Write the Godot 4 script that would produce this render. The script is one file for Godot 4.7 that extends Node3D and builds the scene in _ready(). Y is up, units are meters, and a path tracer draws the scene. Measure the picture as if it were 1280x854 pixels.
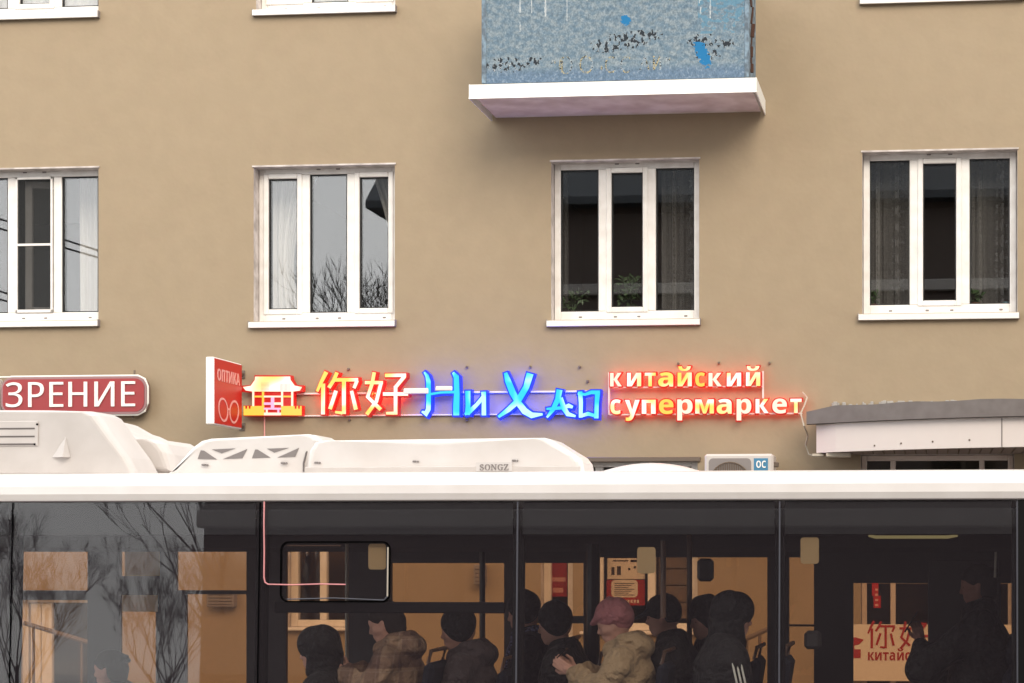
extends Node3D
# A street seen from across the road: the brown plastered front of an apartment house with a neon shop sign, a white city bus full of passengers before it.
# x runs along the street, y up, z from the house front (z = 0) towards the viewer.

var M := {}
var XF := Transform3D()          # applied to every vertex that the helpers emit
var used := {}
var rng := RandomNumberGenerator.new()

func _ready():
	rng.seed = 11
	setup_camera_and_light()
	make_materials()
	make_setting()
	make_building()
	make_entrance()
	make_neon_sign()
	make_signs()
	make_ground_floor_things()
	make_window_things()
	make_bus()
	make_passengers()
	make_across_the_street()

func setup_camera_and_light():
	var cam := Camera3D.new()
	cam.name = "camera"
	add_child(cam)
	cam.position = Vector3(0, 2.4, 18)
	cam.rotation_degrees = Vector3(0, 5.6, 0)
	cam.set_frustum(0.1 * 854.0 / 2340.0, Vector2(-0.1 * 300.0 / 2340.0, 0.1 * 263.0 / 2340.0), 0.1, 400.0)
	cam.current = true
	var we := WorldEnvironment.new()
	we.name = "environment"
	var e := Environment.new()
	e.background_mode = Environment.BG_SKY
	var sm := ProceduralSkyMaterial.new()
	sm.sky_top_color = Color(0.80, 0.82, 0.84)
	sm.sky_horizon_color = Color(0.94, 0.94, 0.93)
	sm.sky_curve = 0.3
	sm.ground_bottom_color = Color(0.35, 0.34, 0.33)
	sm.ground_horizon_color = Color(0.6, 0.6, 0.6)
	sm.sun_angle_max = 1.0
	sm.sky_cover = cloud_cover()
	sm.sky_cover_modulate = Color(1, 1, 1, 0.35)
	var sky := Sky.new()
	sky.sky_material = sm
	e.sky = sky
	e.tonemap_mode = Environment.TONE_MAPPER_LINEAR
	e.tonemap_exposure = 3.75
	e.sdfgi_enabled = true
	e.ssao_enabled = true
	e.ssil_enabled = true
	we.environment = e
	add_child(we)
	var sun := DirectionalLight3D.new()
	sun.name = "sun"
	sun.light_color = Color(1.0, 0.96, 0.9)
	sun.light_energy = 0.3
	sun.light_angular_distance = 40.0
	sun.shadow_enabled = true
	add_child(sun)
	sun.rotation_degrees = Vector3(-31, 25, 0)

func cloud_cover() -> ImageTexture:
	var n := FastNoiseLite.new()
	n.seed = 5
	n.noise_type = FastNoiseLite.TYPE_SIMPLEX
	n.fractal_octaves = 5
	n.frequency = 1.6
	var im := Image.create(512, 256, false, Image.FORMAT_RGBA8)
	for y in 256:
		var up := PI * (0.5 - (y + 0.5) / 256.0)
		for x in 512:
			var a := TAU * x / 512.0
			var d := Vector3(cos(a) * cos(up), sin(up) * 2.2, sin(a) * cos(up))
			var v := clampf(0.5 + 0.75 * n.get_noise_3dv(d), 0, 1)
			im.set_pixel(x, y, Color(0.5, 0.5, 0.52, v))
	return ImageTexture.create_from_image(im)

# ---------------------------------------------------------------- textures and materials

func noise_tex(sd: int, freq: float, oct: int, lo: Color, hi: Color, size := 256, kind := FastNoiseLite.TYPE_SIMPLEX, sharp := 1.0) -> ImageTexture:
	var n := FastNoiseLite.new()
	n.seed = sd
	n.noise_type = kind
	n.frequency = freq
	n.fractal_octaves = oct
	var g := n.get_seamless_image(size, size)
	var im := Image.create(size, size, false, Image.FORMAT_RGB8)
	for y in size:
		for x in size:
			var v := g.get_pixel(x, y).r
			v = clampf((v - 0.5) * sharp + 0.5, 0, 1)
			im.set_pixel(x, y, lo.lerp(hi, v))
	im.generate_mipmaps()
	return ImageTexture.create_from_image(im)

func mat(called: String, c: Color, rough := 0.6, metal := 0.0) -> StandardMaterial3D:
	var m := StandardMaterial3D.new()
	m.resource_name = called
	m.albedo_color = c
	m.roughness = rough
	m.metallic = metal
	M[called] = m
	return m

func grain(m: StandardMaterial3D, t: Texture2D, scale: float, world := true):
	m.albedo_texture = t
	m.uv1_triplanar = true
	m.uv1_world_triplanar = world
	m.uv1_scale = Vector3.ONE * scale

func relief(m: StandardMaterial3D, t: Texture2D, cm: float):
	m.heightmap_enabled = true
	m.heightmap_texture = t
	m.heightmap_scale = cm
	m.uv1_triplanar = true

func glow(called: String, c: Color, energy: float, base := Color(0.6, 0.6, 0.6)) -> StandardMaterial3D:
	var m := mat(called, base, 0.4)
	m.emission_enabled = true
	m.emission = c
	m.emission_energy_multiplier = energy
	return m

func glass(called: String, c: Color, a: float) -> StandardMaterial3D:
	var m := mat(called, Color(c.r, c.g, c.b, a), 0.0)
	m.transparency = BaseMaterial3D.TRANSPARENCY_ALPHA
	return m

func make_materials():
	var fine := noise_tex(1, 0.06, 4, Color(0.97, 0.97, 0.97), Color.WHITE)
	var coarse := noise_tex(2, 0.02, 5, Color(0.99, 0.988, 0.986), Color(1, 1, 1))
	var bumps := noise_tex(3, 0.11, 3, Color.BLACK, Color.WHITE, 512)
	var folds := noise_tex(4, 0.012, 4, Color.BLACK, Color.WHITE, 256)
	var m := mat("plaster", Color(0.602, 0.536, 0.446), 0.95)
	grain(m, coarse, 0.21)
	relief(m, bumps, 0.12)
	m.detail_enabled = true
	m.detail_blend_mode = BaseMaterial3D.BLEND_MODE_MUL
	m.detail_albedo = fine
	m.detail_uv_layer = BaseMaterial3D.DETAIL_UV_1
	m = mat("reveal", Color(0.80, 0.765, 0.75), 0.9)
	grain(m, noise_tex(7, 0.03, 5, Color(0.82, 0.81, 0.8), Color.WHITE, 256, FastNoiseLite.TYPE_SIMPLEX, 1.5), 0.6)
	m = mat("white_frame", Color(0.90, 0.885, 0.87), 0.32)
	grain(m, noise_tex(8, 0.02, 4, Color(0.93, 0.92, 0.91), Color.WHITE), 0.9)
	m = mat("sill_metal", Color(0.88, 0.87, 0.85), 0.4)
	grain(m, coarse, 1.3)
	mat("gasket", Color(0.08, 0.08, 0.085), 0.6)
	glass("pane", Color(0.05, 0.05, 0.05), 0.02)
	glass("bus_pane", Color(0.22, 0.195, 0.215), 0.17).metallic_specular = 0.36
	m = mat("bronze_pane", Color(0.85, 0.685, 0.52, 0.0), 0.0)
	m.refraction_enabled = true
	m.refraction_scale = 0.05
	m = mat("room_wall", Color(0.5, 0.47, 0.43), 0.9)
	m = mat("room_floor", Color(0.36, 0.27, 0.2), 0.6)
	m = mat("net", Color(0.16, 0.165, 0.17, 0.45), 0.9)
	m.transparency = BaseMaterial3D.TRANSPARENCY_ALPHA
	m = mat("tulle", Color(0.92, 0.91, 0.89, 0.75), 0.9)
	m.transparency = BaseMaterial3D.TRANSPARENCY_ALPHA
	m.backlight_enabled = true
	m.backlight = Color(0.5, 0.5, 0.5)
	m = mat("lace", Color(0.50, 0.495, 0.48, 1.0), 0.9)
	m.albedo_texture = lace_tex()
	m.uv1_triplanar = true
	m.uv1_scale = Vector3(1.6, 1.6, 1.6)
	m.transparency = BaseMaterial3D.TRANSPARENCY_ALPHA
	m = mat("terracotta", Color(0.5, 0.26, 0.17), 0.8)
	m = mat("tin", Color(0.45, 0.56, 0.58), 0.4)
	m = mat("leaf", Color(0.22, 0.31, 0.17), 0.5)
	grain(m, fine, 3.0)
	m = mat("rail", Color(0.72, 0.68, 0.64), 0.45, 0.2)
	m = mat("bracket", Color(0.45, 0.4, 0.36), 0.5, 0.6)
	# neon
	var warm := noise_tex(21, 0.012, 2, Color(1.0, 0.80, 0.30), Color(1.0, 0.93, 0.88), 128, FastNoiseLite.TYPE_SIMPLEX, 3.0)
	m = glow("warm_face", Color.WHITE, 0.36, Color(0.2, 0.2, 0.2))
	m.emission_operator = BaseMaterial3D.EMISSION_OP_MULTIPLY
	m.emission_texture = warm
	m.uv1_triplanar = true
	m.uv1_world_triplanar = true
	m.uv1_scale = Vector3.ONE * 0.9
	glow("yellow_face", Color(1.0, 0.78, 0.25), 0.32, Color(0.2, 0.2, 0.2))
	glow("white_face", Color(1.0, 0.88, 0.78), 0.35, Color(0.2, 0.2, 0.2))
	glow("lilac_face", Color(1.0, 0.72, 0.88), 0.30, Color(0.2, 0.2, 0.2))
	m = glow("red_side", Color(1.0, 0.07, 0.02), 0.08, Color(0.6, 0.08, 0.05))
	var cold := noise_tex(22, 0.014, 2, Color(0.04, 0.80, 1.0), Color(0.75, 1.0, 1.0), 128, FastNoiseLite.TYPE_SIMPLEX, 3.0)
	m = glow("cold_face", Color.WHITE, 0.33, Color(0.1, 0.1, 0.1))
	m.emission_operator = BaseMaterial3D.EMISSION_OP_MULTIPLY
	m.emission_texture = cold
	m.uv1_triplanar = true
	m.uv1_world_triplanar = true
	m.uv1_scale = Vector3.ONE * 1.1
	m = glow("blue_side", Color(0.0, 0.2, 1.0), 0.17, Color(0.05, 0.15, 0.5))
	mat("tube_rail", Color(0.88, 0.83, 0.82), 0.35)
	# signs
	m = mat("sign_red", Color(0.57, 0.14, 0.15), 0.35)
	grain(m, coarse, 2.0)
	mat("sign_red_bright", Color(0.72, 0.13, 0.1), 0.4)
	mat("plate", Color(0.80, 0.775, 0.76), 0.4)
	mat("sign_white", Color(0.92, 0.9, 0.88), 0.5)
	mat("sign_trim", Color(0.55, 0.42, 0.42), 0.3, 0.5)
	mat("print_pink", Color(0.86, 0.62, 0.58), 0.5)
	# bus
	m = mat("bus_white", Color(0.86, 0.835, 0.82), 0.28)
	m.clearcoat_enabled = true
	m.clearcoat = 0.4
	grain(m, noise_tex(31, 0.015, 5, Color(0.95, 0.94, 0.93), Color.WHITE), 0.5)
	m = mat("fairing_white", Color(0.80, 0.77, 0.75), 0.5)
	grain(m, noise_tex(32, 0.012, 5, Color(0.93, 0.925, 0.92), Color.WHITE), 0.7)
	mat("gap_grey", Color(0.4, 0.37, 0.36), 0.7)
	mat("bus_black", Color(0.028, 0.026, 0.03), 0.35)
	m = mat("bus_inner", Color(0.34, 0.32, 0.32), 0.8)
	mat("bus_frame", Color(0.10, 0.095, 0.10), 0.9).metallic_specular = 0.2
	mat("bus_ceiling", Color(0.7, 0.69, 0.68), 0.6)
	mat("bus_floor", Color(0.3, 0.3, 0.31), 0.7)
	mat("rubber", Color(0.02, 0.02, 0.022), 0.9).metallic_specular = 0.1
	mat("added_frit", Color(0.075, 0.07, 0.08), 0.6)
	mat("seam", Color(0.30, 0.30, 0.33), 0.5)
	m = mat("paper", Color(0.74, 0.63, 0.46), 0.8)
	m.backlight_enabled = true
	m.backlight = Color(0.8, 0.66, 0.46)
	mat("pole_brown", Color(0.36, 0.26, 0.2), 0.4)
	mat("pole_pale", Color(0.7, 0.66, 0.6), 0.4)
	m = mat("seat_cloth", Color(0.07, 0.08, 0.13), 0.9)
	m = glow("bus_lamp", Color(1.0, 0.9, 0.6), 0.06)
	mat("pink_reflection_line", Color(0.86, 0.56, 0.56), 0.5)
	# ground floor
	m = mat("canopy_grey", Color(0.44, 0.41, 0.40), 0.75)
	grain(m, noise_tex(41, 0.02, 5, Color(0.9, 0.89, 0.88), Color.WHITE, 256, FastNoiseLite.TYPE_SIMPLEX, 1.2), 1.0)
	m = mat("canopy_white", Color(0.80, 0.755, 0.73), 0.5)
	grain(m, coarse, 0.8)
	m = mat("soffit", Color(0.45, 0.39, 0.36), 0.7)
	m = mat("trim_dark", Color(0.17, 0.12, 0.1), 0.6)
	m = mat("door_frame", Color(0.8, 0.74, 0.7), 0.5)
	mat("blind", Color(0.42, 0.36, 0.31), 0.8)
	mat("poster_white", Color(0.85, 0.8, 0.74), 0.7)
	mat("poster_red", Color(0.62, 0.1, 0.08), 0.6)
	mat("ink", Color(0.2, 0.16, 0.15), 0.8)
	m = mat("ac_white", Color(0.76, 0.73, 0.71), 0.4)
	grain(m, coarse, 1.5)
	mat("ac_grille", Color(0.5, 0.47, 0.46), 0.5)
	mat("ac_blue", Color(0.24, 0.47, 0.6), 0.5)
	# balcony
	m = mat("balcony_paint", Color(0.80, 0.80, 0.80), 0.85)
	m.albedo_texture = peeling_tex()
	m = mat("balcony_side", Color(0.47, 0.55, 0.61), 0.8)
	m.albedo_texture = noise_tex(51, 0.03, 5, Color(0.7, 0.68, 0.68), Color(1.0, 1.0, 1.0), 256, FastNoiseLite.TYPE_SIMPLEX, 2.0)
	m.uv1_triplanar = true
	m = mat("slab", Color(0.84, 0.81, 0.78), 0.9)
	grain(m, noise_tex(52, 0.02, 5, Color(0.9, 0.88, 0.87), Color.WHITE, 256, FastNoiseLite.TYPE_SIMPLEX, 1.6), 0.4)
	m = mat("rust", Color(0.24, 0.14, 0.09), 0.9)
	# ground
	m = mat("asphalt", Color(0.37, 0.365, 0.36), 0.9)
	grain(m, noise_tex(61, 0.09, 4, Color(0.75, 0.75, 0.75), Color.WHITE), 0.7)
	m = mat("paving", Color(0.58, 0.56, 0.54), 0.9)
	grain(m, fine, 0.8)
	m = mat("kerbstone", Color(0.55, 0.54, 0.53), 0.85)
	m = mat("dark_facade", Color(0.33, 0.29, 0.27), 0.9)
	grain(m, coarse, 0.3)
	m = mat("facade_band", Color(0.6, 0.58, 0.56), 0.8)
	m = mat("tin_roof", Color(0.2, 0.22, 0.24), 0.5)
	m = mat("bark", Color(0.13, 0.11, 0.1), 0.95)
	mat("wire", Color(0.06, 0.06, 0.06), 0.7)
	# people
	for a in [["skin", Color(0.80, 0.60, 0.52)], ["skin_dark", Color(0.6, 0.42, 0.36)], ["coat_tan", Color(0.65, 0.54, 0.41)], ["coat_black", Color(0.10, 0.088, 0.09)], ["coat_grey", Color(0.27, 0.22, 0.22)],
			["coat_navy", Color(0.1, 0.11, 0.17)], ["hat_pink", Color(0.66, 0.41, 0.42)], ["hat_black", Color(0.075, 0.07, 0.08)], ["hair", Color(0.14, 0.105, 0.09)], ["trousers", Color(0.09, 0.09, 0.11)]]:
		m = mat(a[0], a[1], 0.85)
		if a[0].begins_with("coat") or a[0].begins_with("hat"):
			relief(m, folds, 5.0)
			m.uv1_scale = Vector3.ONE * 2.2
			m.rim_enabled = true
			m.rim = 0.25
	m = mat("coat_plaid", Color(1, 1, 1), 0.9)
	m.albedo_texture = plaid_tex()
	relief(m, folds, 4.0)
	m.uv1_scale = Vector3.ONE * 2.6
	m = mat("scarf", Color(0.5, 0.5, 0.58), 0.9)
	m.albedo_texture = noise_tex(71, 0.1, 2, Color(0.12, 0.11, 0.16), Color(0.9, 0.9, 1.0), 128, FastNoiseLite.TYPE_SIMPLEX, 4.0)
	m.uv1_triplanar = true
	m.uv1_scale = Vector3.ONE * 3.0
	mat("eye", Color(0.05, 0.04, 0.04), 0.2)
	mat("phone", Color(0.03, 0.03, 0.035), 0.2)
	mat("stripe_white", Color(0.85, 0.83, 0.78), 0.8)

func plaid_tex() -> ImageTexture:
	var im := Image.create(64, 64, false, Image.FORMAT_RGB8)
	for y in 64:
		for x in 64:
			var a := 1 if (x / 16) % 2 == 0 else 0
			var b := 1 if (y / 16) % 2 == 0 else 0
			var c := Color(0.62, 0.5, 0.4).lerp(Color(0.36, 0.25, 0.21), 0.5 * (a + b))
			if x % 16 == 3 or y % 16 == 3:
				c = c.lightened(0.12)
			im.set_pixel(x, y, c)
	return ImageTexture.create_from_image(im)

func lace_tex() -> ImageTexture:
	var im := Image.create(256, 256, false, Image.FORMAT_RGBA8)
	var n := FastNoiseLite.new()
	n.seed = 9
	n.frequency = 0.05
	for y in 256:
		for x in 256:
			var u := fposmod(x / 64.0, 1.0) - 0.5
			var v := fposmod(y / 64.0, 1.0) - 0.5
			var r := sqrt(u * u + v * v)
			var petal := 0.30 + 0.12 * cos(5.0 * atan2(v, u))
			var a := 0.5 + 0.18 * n.get_noise_2d(x, y)
			if r < petal and x < 128:
				a += 0.3
			if x > 200 and x < 216:
				a += 0.3
			im.set_pixel(x, y, Color(1, 1, 1, clampf(a, 0, 1)))
	return ImageTexture.create_from_image(im)

# flaking blue-grey paint with drips, bare patches and the rests of a line of yellow lettering
func peeling_tex() -> ImageTexture:
	var w := 1024
	var h := 512
	var n := FastNoiseLite.new()
	n.seed = 14
	n.frequency = 0.02
	n.fractal_octaves = 5
	var k := FastNoiseLite.new()
	k.seed = 3
	k.frequency = 0.034
	k.fractal_octaves = 3
	k.noise_type = FastNoiseLite.TYPE_SIMPLEX
	var q := FastNoiseLite.new()
	q.seed = 8
	q.frequency = 0.11
	q.fractal_octaves = 2
	var im := Image.create(w, h, false, Image.FORMAT_RGB8)
	var heap := [Vector3(560, 320, 1.0), Vector3(480, 345, 0.8), Vector3(640, 300, 0.7), Vector3(80, 425, 0.9), Vector3(190, 410, 0.5), Vector3(860, 330, 0.75), Vector3(950, 350, 0.5), Vector3(880, 400, 0.6)]
	var drips := []
	for i in 12:
		drips.append([rng.randf() * w, 70 + rng.randf() * 210, 1.6 + 3.2 * rng.randf()])
	for y in h:
		for x in w:
			var big := n.get_noise_2d(x, y * 1.5)
			var small := k.get_noise_2d(x * 1.3, y * 0.8)
			var c := Color(0.44, 0.545, 0.625).lerp(Color(0.58, 0.645, 0.685), clampf(0.5 + 1.3 * big, 0, 1))
			c = c.lerp(Color(0.40, 0.51, 0.63), clampf((y - 440.0) / 40.0 + 0.6 * big, 0, 0.8))
			var chip := q.get_noise_2d(x, y * 0.62)
			c = c.lightened(0.16 * chip) if chip > 0.0 else c.darkened(-0.17 * chip)
			var worn := clampf(0.5 + 1.6 * n.get_noise_2d(x * 0.7 + 900.0, y * 2.0), 0, 1)
			if small > 0.52 - 0.22 * worn:
				c = c.lerp(Color(0.30, 0.38, 0.45), 0.3)
			elif small < -0.55 + 0.2 * worn:
				c = c.lerp(Color(0.80, 0.83, 0.85), 0.28)
			var bare := 0.0
			for p in heap:
				var dx: float = (x - p.x) / (90.0 * p.z)
				var dy: float = (y - p.y) / (42.0 * p.z)
				bare = maxf(bare, 1.0 - sqrt(dx * dx + dy * dy))
			if bare > 0.0 and small > 0.30 - bare * 0.40:
				c = Color(0.13, 0.17, 0.21) if small > 0.37 - bare * 0.40 else Color(0.85, 0.87, 0.88)
			if x > 840 and y < 300 and big > -0.05 + (y - 150) * 0.002:
				c = c.lerp(Color(0.33, 0.58, 0.72), 0.6)
			im.set_pixel(x, y, c)
	for d in drips:
		for y in int(d[1]):
			var s: float = d[2] * (0.75 + 0.25 * sin(y * 0.05 + d[0])) * (1.0 if y < d[1] * 0.8 else 0.6)
			if k.get_noise_2d(d[0] * 3.0, y * 0.3) > -0.38:
				for x in range(int(d[0] - s), int(d[0] + s) + 1):
					if x >= 0 and x < w:
						im.set_pixel(x, y, im.get_pixel(x, y).lerp(Color(0.86, 0.88, 0.89), clampf(0.75 + 0.8 * q.get_noise_2d(x * 2.0, y * 0.4), 0, 1)))
	# two patches of the older bright blue
	for old in [[858, 392, 26.0, 76.0, 0.30], [556, 226, 24.0, 26.0, 0.0]]:
		for y in range(int(-old[3]), int(old[3])):
			for x in range(int(-old[2] * 2.0), int(old[2] * 2.0)):
				var e: float = (x - old[4] * y) / old[2]
				var f: float = y / old[3]
				if e * e + f * f < 0.8 + 0.7 * k.get_noise_2d(x * 1.6 + old[0], y * 1.6):
					var px: int = clampi(old[0] + x, 0, w - 1)
					var py: int = clampi(old[1] + y, 0, h - 1)
					im.set_pixel(px, py, Color(0.06, 0.5, 0.74) if f > -0.72 or old[4] == 0.0 else Color(0.1, 0.14, 0.2))
	# what is left of the lettering: quotation marks and a few round and straight letters in thin worn yellow strokes
	var rings := [Vector3(318, 432, 22), Vector3(400, 432, 22), Vector3(500, 436, 20), Vector3(560, 438, 20)]
	for p in rings:
		for i in 480:
			var a := TAU * i / 480.0
			if p.x > 480 and cos(a) > 0.6:
				continue
			for t in 6:
				stain(im, k, int(p.x + cos(a) * (p.z + t)), int(p.y + sin(a) * (p.z * 1.6 + t * 1.5)))
	for s in [[300, 400, 300, 466], [460, 440, 456, 462], [610, 466, 628, 400], [628, 400, 646, 466], [664, 400, 664, 466], [664, 466, 690, 400], [690, 400, 690, 466], [262, 408, 260, 424], [272, 408, 270, 424], [716, 408, 714, 424], [726, 408, 724, 424]]:
		for i in 120:
			for t in 7:
				stain(im, k, int(lerpf(s[0], s[2], i / 120.0)) + t, int(lerpf(s[1], s[3], i / 120.0)))
	im.generate_mipmaps()
	return ImageTexture.create_from_image(im)

func stain(im: Image, k: FastNoiseLite, x: int, y: int):
	var v := k.get_noise_2d(x * 1.7, y * 1.7)
	if v > 0.28:
		im.set_pixel(x, y, Color(0.16, 0.2, 0.24))
	elif v > -0.2:
		im.set_pixel(x, y, Color(0.80, 0.74, 0.55) if fposmod(x * 0.011, 1.0) < 0.6 else Color(0.74, 0.78, 0.8))

# ---------------------------------------------------------------- scene helpers

func numbered(called: String, parent: Node) -> String:
	var key := str(parent.get_instance_id()) + called
	used[key] = used.get(key, -1) + 1
	return called if used[key] == 0 else "%s_%03d" % [called, used[key]]

func thing(called: String, label: String, category: String, at := Vector3.ZERO, group := "") -> Node3D:
	var o := Node3D.new()
	o.name = numbered(called, self)
	add_child(o, true)
	o.position = at
	tag(o, label, category, group)
	return o

func tag(o: Node3D, label: String, category: String, group := "") -> Node3D:
	o.set_meta("label", label)
	o.set_meta("category", category)
	if group:
		o.set_meta("group", group)
	return o

func world_at(n: Node) -> Vector3:
	var p := Vector3.ZERO
	while n is Node3D and n != self:
		p += n.position
		n = n.get_parent()
	return p

func begin() -> SurfaceTool:
	var st := SurfaceTool.new()
	st.begin(Mesh.PRIMITIVE_TRIANGLES)
	st.set_smooth_group(-1)
	return st

# commits a SurfaceTool filled in street coordinates as one named mesh under parent
func obj(called: String, st: SurfaceTool, m, parent: Node = self, at := Vector3.ZERO) -> MeshInstance3D:
	st.index()
	st.generate_normals()
	var o := MeshInstance3D.new()
	o.name = numbered(called, parent)
	parent.add_child(o, true)
	var base := world_at(parent)
	var off := at if at != Vector3.ZERO else base
	var mesh := st.commit()
	if off != Vector3.ZERO:
		var s2 := SurfaceTool.new()
		s2.append_from(mesh, 0, Transform3D(Basis(), -off))
		mesh = s2.commit()
	o.mesh = mesh
	o.position = off - base
	o.material_override = M[m] if m is String else m
	return o

# the same for a SurfaceTool that holds several loose pieces: each one becomes a mesh of its own
func each(called: String, st: SurfaceTool, m, parent: Node = self):
	st.index()
	st.generate_normals()
	var arr := st.commit_to_arrays()
	var vs: PackedVector3Array = arr[Mesh.ARRAY_VERTEX]
	var ids: PackedInt32Array = arr[Mesh.ARRAY_INDEX]
	var root := {}
	var key_of := []
	for v in vs:
		var k := Vector3i((v * 20000.0).round())
		key_of.append(k)
		root[k] = k
	var find := func(k):
		while root[k] != k:
			root[k] = root[root[k]]
			k = root[k]
		return k
	for i in range(0, ids.size(), 3):
		var a = find.call(key_of[ids[i]])
		for j in [1, 2]:
			var b = find.call(key_of[ids[i + j]])
			if a != b:
				root[b] = a
	var parts := {}
	for i in range(0, ids.size(), 3):
		var a = find.call(key_of[ids[i]])
		if not parts.has(a):
			parts[a] = begin()
		for j in 3:
			parts[a].add_vertex(vs[ids[i + j]])
	for a in parts:
		obj(called, parts[a], m, parent)

func group_node(called: String, parent: Node3D, at: Vector3) -> Node3D:
	var o := Node3D.new()
	o.name = numbered(called, parent)
	parent.add_child(o, true)
	o.position = at - world_at(parent)
	return o

func struct(called: String, st: SurfaceTool, m: String) -> MeshInstance3D:
	var o := obj(called, st, m)
	o.set_meta("kind", "structure")
	return o

func vtx(st: SurfaceTool, p: Vector3):
	st.add_vertex(XF * p)

# convex face, turned away from the point "from"
func face(st: SurfaceTool, pts: Array, from: Vector3):
	var n: Vector3 = (pts[1] - pts[0]).cross(pts[2] - pts[0])
	var out: bool = n.dot(pts[0] - from) > 0
	for i in range(1, pts.size() - 1):
		vtx(st, pts[0])
		vtx(st, pts[i + 1] if out else pts[i])
		vtx(st, pts[i] if out else pts[i + 1])

func box(st: SurfaceTool, a: Vector3, b: Vector3, c := 0.0):
	var lo := Vector3(minf(a.x, b.x), minf(a.y, b.y), minf(a.z, b.z))
	var hi := Vector3(maxf(a.x, b.x), maxf(a.y, b.y), maxf(a.z, b.z))
	var mid := (lo + hi) / 2
	var h := (hi - lo) / 2
	c = minf(c, minf(h.x, minf(h.y, h.z)) * 0.9)
	var corner := func(sx: int, sy: int, sz: int, axis: int) -> Vector3:
		return mid + Vector3(sx * (h.x - (0.0 if axis == 0 else c)), sy * (h.y - (0.0 if axis == 1 else c)), sz * (h.z - (0.0 if axis == 2 else c)))
	for s in [-1, 1]:
		face(st, [corner.call(s, -1, -1, 0), corner.call(s, 1, -1, 0), corner.call(s, 1, 1, 0), corner.call(s, -1, 1, 0)], mid)
		face(st, [corner.call(-1, s, -1, 1), corner.call(1, s, -1, 1), corner.call(1, s, 1, 1), corner.call(-1, s, 1, 1)], mid)
		face(st, [corner.call(-1, -1, s, 2), corner.call(1, -1, s, 2), corner.call(1, 1, s, 2), corner.call(-1, 1, s, 2)], mid)
	if c <= 0.0:
		return
	for s in [-1, 1]:
		for t in [-1, 1]:
			face(st, [corner.call(s, t, -1, 0), corner.call(s, t, 1, 0), corner.call(s, t, 1, 1), corner.call(s, t, -1, 1)], mid)
			face(st, [corner.call(s, -1, t, 0), corner.call(s, 1, t, 0), corner.call(s, 1, t, 2), corner.call(s, -1, t, 2)], mid)
			face(st, [corner.call(-1, s, t, 1), corner.call(1, s, t, 1), corner.call(1, s, t, 2), corner.call(-1, s, t, 2)], mid)
			for r in [-1, 1]:
				face(st, [corner.call(s, t, r, 0), corner.call(s, t, r, 1), corner.call(s, t, r, 2)], mid)

func slab(st: SurfaceTool, r: Rect2, z0: float, z1: float, c := 0.0):
	box(st, Vector3(r.position.x, r.position.y, z0), Vector3(r.end.x, r.end.y, z1), c)

# polygon in x and y given a depth in z
func prism(st: SurfaceTool, poly: PackedVector2Array, z0: float, z1: float):
	if Geometry2D.is_polygon_clockwise(poly):
		poly.reverse()
	var t := Geometry2D.triangulate_polygon(poly)
	for i in range(0, t.size(), 3):
		var a := poly[t[i]]
		var b := poly[t[i + 1]]
		var c := poly[t[i + 2]]
		if (b - a).cross(c - a) < 0:
			var d := b
			b = c
			c = d
		for p in [a, c, b]:
			vtx(st, Vector3(p.x, p.y, z1))
		for p in [a, b, c]:
			vtx(st, Vector3(p.x, p.y, z0))
	for i in poly.size():
		var a := poly[i]
		var b := poly[(i + 1) % poly.size()]
		for p in [Vector3(a.x, a.y, z0), Vector3(b.x, b.y, z1), Vector3(b.x, b.y, z0), Vector3(a.x, a.y, z0), Vector3(a.x, a.y, z1), Vector3(b.x, b.y, z1)]:
			vtx(st, p)

# a brush stroke: points (x, y, half width)
func stroke_outline(pts: Array, grow := 0.0) -> PackedVector2Array:
	var left := PackedVector2Array()
	var right := PackedVector2Array()
	for i in pts.size():
		var p := Vector2(pts[i].x, pts[i].y)
		var d0 := Vector2.ZERO
		var d1 := Vector2.ZERO
		if i > 0:
			d0 = (p - Vector2(pts[i - 1].x, pts[i - 1].y)).normalized()
		if i < pts.size() - 1:
			d1 = (Vector2(pts[i + 1].x, pts[i + 1].y) - p).normalized()
		var d := (d0 + d1).normalized()
		var m := 1.0
		if d0 != Vector2.ZERO and d1 != Vector2.ZERO:
			m = 1.0 / maxf(0.6, d.dot(d1))
		var n := d.orthogonal()
		var h: float = (pts[i].z + grow) * m
		if i == 0:
			p -= d * grow
		if i == pts.size() - 1:
			p += d * grow
		left.append(p + n * h)
		right.append(p - n * h)
	right.reverse()
	left.append_array(right)
	return left

func tube(st: SurfaceTool, pts: Array, r: float, sides := 8, r1 := -1.0):
	var prev := []
	for i in pts.size():
		var d: Vector3 = (pts[mini(i + 1, pts.size() - 1)] - pts[maxi(i - 1, 0)]).normalized()
		var u := d.cross(Vector3.UP if absf(d.y) < 0.9 else Vector3.RIGHT).normalized()
		var w := d.cross(u)
		var rr := r if r1 < 0 else lerpf(r, r1, float(i) / (pts.size() - 1))
		var ring := []
		for k in sides:
			var a := TAU * k / sides
			ring.append(pts[i] + (u * cos(a) + w * sin(a)) * rr)
		if i > 0:
			var mid: Vector3 = (pts[i] + pts[i - 1]) / 2
			for k in sides:
				face(st, [prev[k], prev[(k + 1) % sides], ring[(k + 1) % sides], ring[k]], mid)
		if i == 0 or i == pts.size() - 1:
			face(st, ring, pts[i] - d * (0.01 if i > 0 else -0.01))
		prev = ring

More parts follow.
